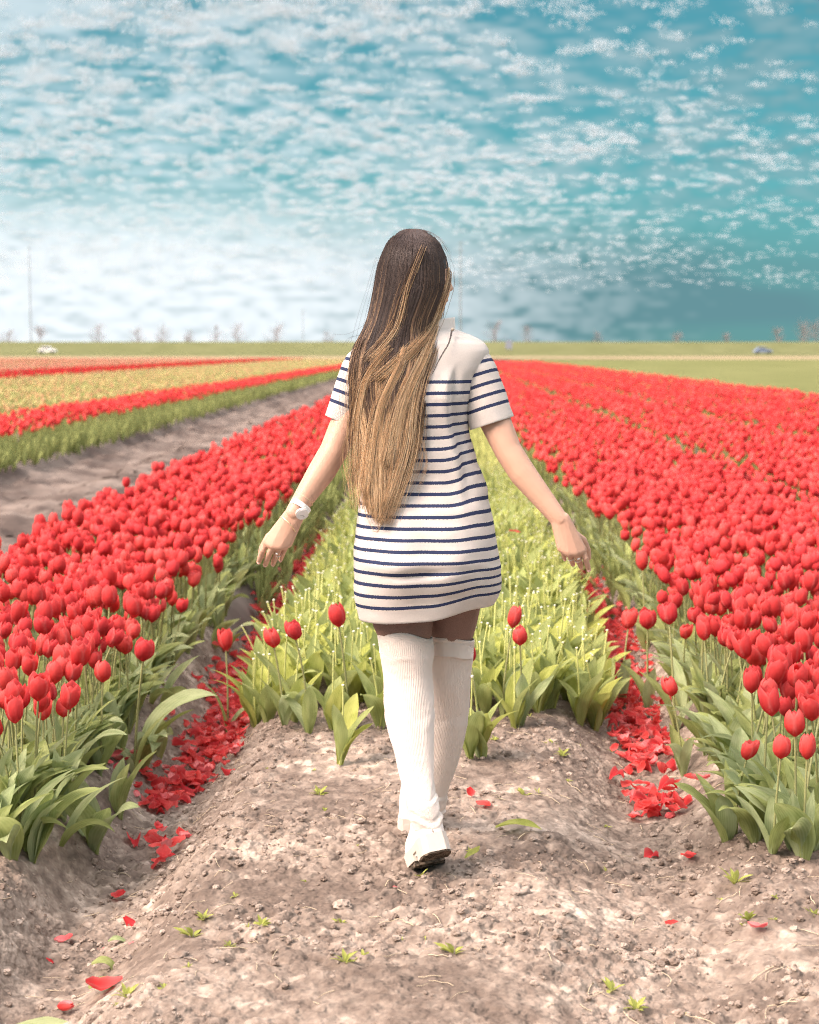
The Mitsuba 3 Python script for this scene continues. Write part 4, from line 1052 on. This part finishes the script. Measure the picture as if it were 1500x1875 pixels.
reds = [[.74, .080, .082], [.80, .11, .105], [.68, .062, .068], [.86, .15, .14]]
far_mass('red_tulips_001', 'broad field of red tulips stretching away on the right to the horizon', [(1.0, 2.46, 15, 150, 1), (2.72, 4.08, 15, 150, 1), (4.32, 5.68, 15, 150, 1), (5.92, 7.28, 15, 150, 1), (7.5, 8.3, 15, 150, 1), (2.46, 2.72, 15, 150, .25), (4.08, 4.32, 15, 150, .3), (5.68, 5.92, 15, 150, .3), (7.28, 7.5, 15, 150, .3)], reds, 61, .45)
far_mass('red_tulips_002', 'far part of the narrow red tulip bed on the left, beside the bare track', [(-2.22, -1.1, 15, 150, 1)], reds, 62, .45)
far_mass('red_tulips_003', 'band of red tulips just beyond the bare track on the left', [(-6.75, -5.25, 16, 170, 1)], reds, 63, .6)
far_mass('red_tulips_004', 'far stripe of deep red tulips below the dike on the left', [(-20.5, -15.2, 50, 200, .6)], [[.66, .045, .055], [.60, .04, .05]], 64, .4)
far_mass('green_tulips', 'strip of leafy tulips without flowers along the far side of the bare track', [(-5.35, -4.85, 14, 150, 1.5)], reds, 65, 1.0, stemmy=True, zt=.30, leafcol=(.27, .30, .115))
far_mass('yellow_tulips', 'broad band of yellow and orange tulips on the left', [(-15.0, -6.85, 20, 190, .52)], [[.66, .55, .27], [.68, .50, .26], [.68, .40, .24], [.60, .56, .26], [.50, .52, .22]], 66, 1.0, leafcol=(.44, .47, .18))
far_mass('orange_tulips', 'farthest strip of orange and pink tulips below the dike on the left', [(-62, -20.8, 75, 200, .42)], [[.74, .36, .26], [.72, .28, .22], [.76, .46, .32]], 67, .5, leafcol=(.35, .32, .12))
far_mass('green_tulips_001', 'leafy tulips closing in on both furrows farther back', [(-1.12, -.98, 9.5, 90, 1.3), (-.80, -.70, 9.5, 90, 1.0), (.74, .82, 9.5, 90, 1.0), (.97, 1.08, 9.5, 90, 1.0)], reds, 69, 1.0, stemmy=True, zt=.22, leafcol=(.28, .315, .12))
far_mass('cut_tulips_001', 'far part of the middle bed of headless tulips, pale yellow-green', [(-.76, .80, 16, 120, 1.3)], reds, 68, 1.0, stemmy=True, zt=.33, leafcol=(.50, .51, .19))

# ------------------------------------------------------------------ fallen petals, leaves, weeds, crumbs
def petal_flat(gid, seed, b):
    r = np.random.default_rng(seed)
    u, v = np.meshgrid(np.linspace(0, 1, 6), np.linspace(-1, 1, 5), indexing='ij')
    L, w_ = r.uniform(.046, .062), r.uniform(.015, .021)
    wd = np.interp(u, [0, .2, .6, .85, 1], [.25, .75, 1.0, .62, .06]) * w_
    cu, cv = r.uniform(-.03, .06), r.uniform(.2, 1.3)
    z = .004 + cu * (u - .5) ** 2 * 2 + cv * w_ * (v * wd / w_) ** 2 + .003 * np.sin(u * 7 + v * 3 + seed)
    V = np.stack([(u - .5) * L, v * wd, z], -1).reshape(-1, 3)
    scene[gid] = dict(type='shapegroup', petal=mikit.ply((V, grid_faces(6, 5)), b, smooth=True, uv=np.stack([(v + 1) / 2, u], -1).reshape(-1, 2)))
for k in range(8): petal_flat(f'petal_kind_{k}', 500 + k, ['petal_red', 'petal_scarlet', 'petal_faded', 'petal_scarlet', 'petal_red', 'petal_crimson', 'petal_scarlet', 'petal_faded'][k])
rf = np.random.default_rng(77)
def rot_any(x, y, z, s, flat):
    M = place(0, 0, 0, rf.uniform(0, 6.28), s, abs(rf.normal(0, flat)), rf.uniform(0, 6.28))
    if rf.random() < .45: M[:3, 2] *= -1; M[:3, 1] *= -1
    M[:3, 3] = x, y, z
    return M
def furrow_petals(cfun, half, y0, y1, dens, side, share):
    n_ = rf.poisson((y1 - y0) * 2 * half * dens)
    Y_ = rf.uniform(y0, y1, n_); X_ = np.array([cfun(y) for y in Y_]) + half * np.clip(rf.normal(0, .48, n_), -1.25, 1.25)
    gap = meshkit.noise(np.stack([X_ * 5, Y_ * 2.6, 0 * X_], -1), 9)
    keep = gap > np.interp(Y_, [y0, y0 + .8, y0 + 1.6], [.42, .20, .0])
    idx = np.argsort(Y_[keep]); X_, Y_ = X_[keep][idx], Y_[keep][idx]
    for i, (x, y) in enumerate(zip(X_, Y_)):
        M = rot_any(x, y, max(ground_z(x, y), float(H(x, y))) + .004 + .040 * rf.random() ** 1.3, rf.uniform(.85, 1.25), .42)
        if i < share:
            k = name('fallen_petal')
            scene[k] = inst(f'petal_kind_{rf.integers(8)}', M)
            lab(k, f'red tulip petal fallen in the carpet of petals along the {side} furrow', 'petal', f'fallen petals in the {side} furrow')
        else:
            count['fp'] = count.get('fp', 0) + 1
            scene[f"fallen_petals__{count['fp']:04d}"] = inst(f'petal_kind_{rf.integers(8)}', M)
furrow_petals(lambda y: -.88 + .03 * math.sin(y * 3), .145, 5.15, 14, 900, 'left', 145)
furrow_petals(lambda y: float(xr(y)) + .01, .125, 5.25, 14, 660, 'right', 135)
lab('fallen_petals', 'carpet of fallen red petals lining both furrows farther back', 'petals', kind='stuff')
for px_, py_ in [(270, 1530), (285, 1545), (300, 1540), (318, 1550), (290, 1565), (308, 1572), (328, 1568), (295, 1590), (315, 1585), (275, 1555), (340, 1552), (300, 1600), (282, 1598)]:
    g_ = G(px_, py_, -.16); k = name('fallen_petal')
    scene[k] = inst(f'petal_kind_{rf.integers(8)}', rot_any(g_[0], g_[1], ground_z(g_[0], g_[1]) + .006 + .02 * rf.random(), 1.15, .4))
    lab(k, 'red petal in the small heap at the near end of the left furrow petals', 'petal', 'petals of the small heap in the left furrow')
for px_, py_, txt in [(215, 1620, 'first stray petal below the small heap in the left furrow'), (242, 1676, 'flat red petal alone in the left furrow'), (117, 1700, 'red petal on the dark left side of the furrow'), (83, 1732, 'pink-edged petal nearest the left edge'), (188, 1703, 'tiny petal beside a torn leaf in the left furrow'), (234, 1716, 'petal lying right of the torn leaf in the left furrow'),
                      (192, 1838, 'large wilted red petal at the bottom left'), (860, 1480, 'crumpled red petal right of her front boot'), (885, 1497, 'pink crumpled petal right of her boots'), (1193, 1533, 'stray petal below the right furrow carpet'), (1262, 1551, 'flat petal below the right leaves'), (1236, 1668, 'small pink petal in the right furrow bottom'), (1224, 1695, 'pale petal in the right furrow bottom'), (1387, 1716, 'red petal under a weed at the lower right'),
                      (195, 1455, 'shrivelled red bud remnant on the left furrow wall'), (140, 1535, 'small dark red flower remnant on the left furrow wall'), (720, 1635, 'tiny whitish pink petal scrap below her rear boot'), (942, 975, 'red petal caught among the cut stalks right of her skirt')]:
    z_ = -.12 if px_ < 300 else -.02
    g_ = G(px_, py_, z_) if py_ > 1000 else W(px_, py_, 9.0); k = name('fallen_petal')
    scene[k] = inst(f'petal_kind_{rf.integers(8)}', rot_any(g_[0], g_[1], (ground_z(g_[0], g_[1]) + .008) if py_ > 1000 else g_[2], 1.5 if px_ == 192 else .95, .25))
    lab(k, txt, 'petal')

# torn leaves lying about
def lying_leaf(px_, py_, z_, L, Wd, rot, kind, txt, droop=.5, seed=1):
    g_ = G(px_, py_, z_)
    v, f, uv = leaf(L, Wd, 0, 1.25, droop, .4, seed, nu_=18, nv_=9)
    v[:, 2] += .006 - v[:, 2].min() * .8
    k = name('torn_leaf')
    scene[k] = mikit.ply((v, f), kind, smooth=True, uv=uv, to_world=T(place(g_[0], g_[1], ground_z(g_[0], g_[1]) + .004, rot)))
    lab(k, txt, 'leaf')
lying_leaf(905, 1528, 0, .135, .019, -.12, 'leaf_lime', 'yellow-green leaf lying right of her rear boot', .9, 3)
lying_leaf(-15, 1862, -.06, .16, .030, .35, 'leaf_grey_green', 'large pale torn leaf in the bottom left corner', .3, 4)
lying_leaf(165, 1762, -.12, .075, .020, .1, 'leaf_green', 'curled green leaf scrap in the left furrow', 2.4, 5)
lying_leaf(160, 1815, -.10, .095, .021, .4, 'leaf_green', 'curled green leaf at the bottom left beside a wilted petal', 1.9, 6)
lying_leaf(195, 1712, -.13, .05, .013, .2, 'leaf_grey_green', 'small grey-green leaf scrap among stray petals in the left furrow', 1.2, 7)
lying_leaf(420, 1265, -.10, .20, .016, 1.0, 'leaf_green', 'long narrow leaf lying across the petals of the left furrow', .5, 8)
lying_leaf(850, 1585, 0, .055, .012, .6, 'leaf_lime', 'small bright leaf upright beside the rear boot sole', -.6, 9)
# a dropped bud at the bottom left
g_ = G(105, 1822, -.1); z_ = ground_z(g_[0], g_[1]) + .014
for j in range(5):
    v, f, uv = petal(.045, .011, 0, j * 1.256, 900 + j, half=1.0)
    scene['dropped_bud__petal' + (f'_{j:03d}' if j else '')] = mikit.ply((v, f), 'petal_scarlet' if j % 2 else 'petal_faded', smooth=True, uv=uv, to_world=T(place(g_[0], g_[1], z_, .5, 1, 1.35, -.4)))
lab('dropped_bud', 'dropped red and yellow tulip bud in the bottom left corner', 'bud')

# weeds
def weed_kind(gid, seed, n_, L):
    r = np.random.default_rng(seed); vs = []
    for j in range(n_):
        v, f, uv = leaf(L * r.uniform(.6, 1.1), L * r.uniform(.11, .17), r.uniform(0, 6.28), r.uniform(.3, 1.25), r.uniform(.2, 1.0), r.normal(0, .5), seed * 5 + j, nu_=7, nv_=3)
        vs.append((v, f, uv))
    g = dict(type='shapegroup')
    for j, (v, f, uv) in enumerate(vs):
        g['leaf' + (f'_{j:03d}' if j else '')] = mikit.ply((v, f), 'leaf_lime', smooth=True, uv=uv)
    scene[gid] = g
for k in range(5): weed_kind(f'weed_kind_{k}', 700 + k, 5 + k, .030 + .005 * k)
wp = [(655, 1577), (560, 1625), (430, 1650), (372, 1697), (352, 1720), (455, 1718), (478, 1722), (345, 1795), (420, 1752), (625, 1706), (735, 1742), (775, 1745), (665, 1772), (632, 1795), (830, 1775), (920, 1750), (770, 1620), (1120, 1808), (1165, 1835), (1245, 1838), (1110, 1575), (860, 1580), (1060, 1355), (1030, 1395), (960, 1470), (985, 1465), (1010, 1375), (490, 1415), (585, 1470), (595, 1505), (575, 1425), (300, 1838), (1320, 1640), (1345, 1625), (1370, 1695), (1360, 1700), (1420, 1670), (1415, 1705), (1490, 1695), (1330, 1470), (1000, 1290), (905, 1375), (1110, 1480), (1040, 1430), (925, 1325), (970, 1330), (1120, 1330), (215, 1845), (232, 1835)]
special = {(1345, 1625): 'taller light green weed on the lower right slope', (1370, 1695): 'spreading weed at the lower right beside a red petal', (352, 1720): 'feathery pale weed cluster at the lower left of the ridge', (830, 1775): 'flat rosette weed at the bottom centre', (960, 1470): 'bushy weed right of her front boot', (1120, 1808): 'small star-shaped weed at the bottom right of the ridge'}
for i, q in enumerate(wp):
    g_ = G(q[0], q[1], -.02); k = name('weed')
    big_ = q in special
    scene[k] = inst(f'weed_kind_{(i * 3) % 5}', place(g_[0], g_[1], ground_z(g_[0], g_[1]) - .002, rf.uniform(0, 6.28), (1.1 if big_ else rf.uniform(.35, .75)), .1, 1.0))
    lab(k, special.get(q, 'tiny yellow-green weed sprouting from the bare soil'), 'weed', None if big_ else 'small weeds on the bare soil')

# clods
def lump(seed, fl=.7):
    m_ = trimesh.creation.icosphere(2 if seed < 20 else 3, 1.0)
    v = m_.vertices
    d = 1 + .9 * (meshkit.fbm(v * 1.3 + seed * 7.1, 3, seed) - .5) + .8 * (meshkit.fbm(v * 3.2 + seed, 2, seed + 3) - .5)
    return v * d[:, None] * [1, .85, fl], m_.faces
for k in range(6):
    scene[f'clod_kind_{k}'] = dict(type='shapegroup', clod=mikit.ply(lump(k + 1), 'clod_soil', smooth=25))
ncl = 0
Xc, Yc = rf.uniform(-1.5, 1.5, 15000), 3.3 * (8.5 / 3.3) ** rf.random(15000)
keep = meshkit.fbm(np.stack([Xc * 2.6, Yc * 2.6, 0 * Xc], -1), 3, 15) + .12 * rf.normal(size=len(Xc)) > .50
keep &= visible(Xc, Yc, 0 * Xc)
for x, y in zip(Xc[keep][:7000], Yc[keep][:7000]):
    r_ = .003 + .010 * rf.random() ** 4
    ncl += 1
    M = place(x, y, ground_z(x, y) + r_ * .25, rf.uniform(0, 6.28), r_, rf.uniform(0, .5), rf.uniform(0, 6.28))
    scene[f'soil_crumbs__{ncl:04d}'] = inst(f'clod_kind_{rf.integers(6)}', M)
lab('soil_crumbs', 'loose soil crumbs strewn over the foreground', 'soil crumbs', kind='stuff')
for px_, py_, r_, txt in [(945, 1640, .042, 'large pale flat clod on the ridge right of her rear boot'), (1140, 1648, .022, 'flat pale stone-like clod left of the right furrow'), (628, 1660, .022, 'pale crusted clod on the ridge left of her rear boot'), (330, 1755, .024, 'broad pale clod on the lower left of the ridge'), (818, 1632, .016, 'small round clod below her rear boot'), (645, 1318, .024, 'pale clod at the near edge of the middle bed'), (50, 1790, .020, 'pale clod in the left furrow bottom')]:
    g_ = G(px_, py_); k = name('clod')
    scene[k] = mikit.ply(lump(20 + count['clod'], .5), 'clod_soil', smooth=60, to_world=T(place(g_[0], g_[1], ground_z(g_[0], g_[1]) + r_ * .05, rf.uniform(0, 6), r_)))
    lab(k, txt, 'clod')
# dry straw
sts, srd = [], []
for _ in range(420):
    x, y = rf.uniform(-1.2, 1.3), 3.4 * (7.5 / 3.4) ** rf.random()
    a, L = rf.uniform(0, 6.28), rf.uniform(.02, .075)
    t_ = np.linspace(-.5, .5, 5)
    b = rf.normal(0, .35)
    qx = x + L * (t_ * math.cos(a) - b * (t_ ** 2) * math.sin(a)); qy = y + L * (t_ * math.sin(a) + b * (t_ ** 2) * math.cos(a))
    z_ = np.array([ground_z(u, w_) for u, w_ in zip(qx, qy)])
    z_ = np.maximum(z_, np.linspace(z_[0], z_[-1], 5)) + .003
    sts.append(np.stack([qx, qy, z_], 1)); srd.append(np.full(5, rf.uniform(.0006, .0013)))
scene['straw'] = mikit.ply(tubes(np.array(sts), np.array(srd), 4), 'dry_straw', smooth=True)
lab('straw', 'bits of dry straw and root scattered on the soil', 'straw', kind='stuff')
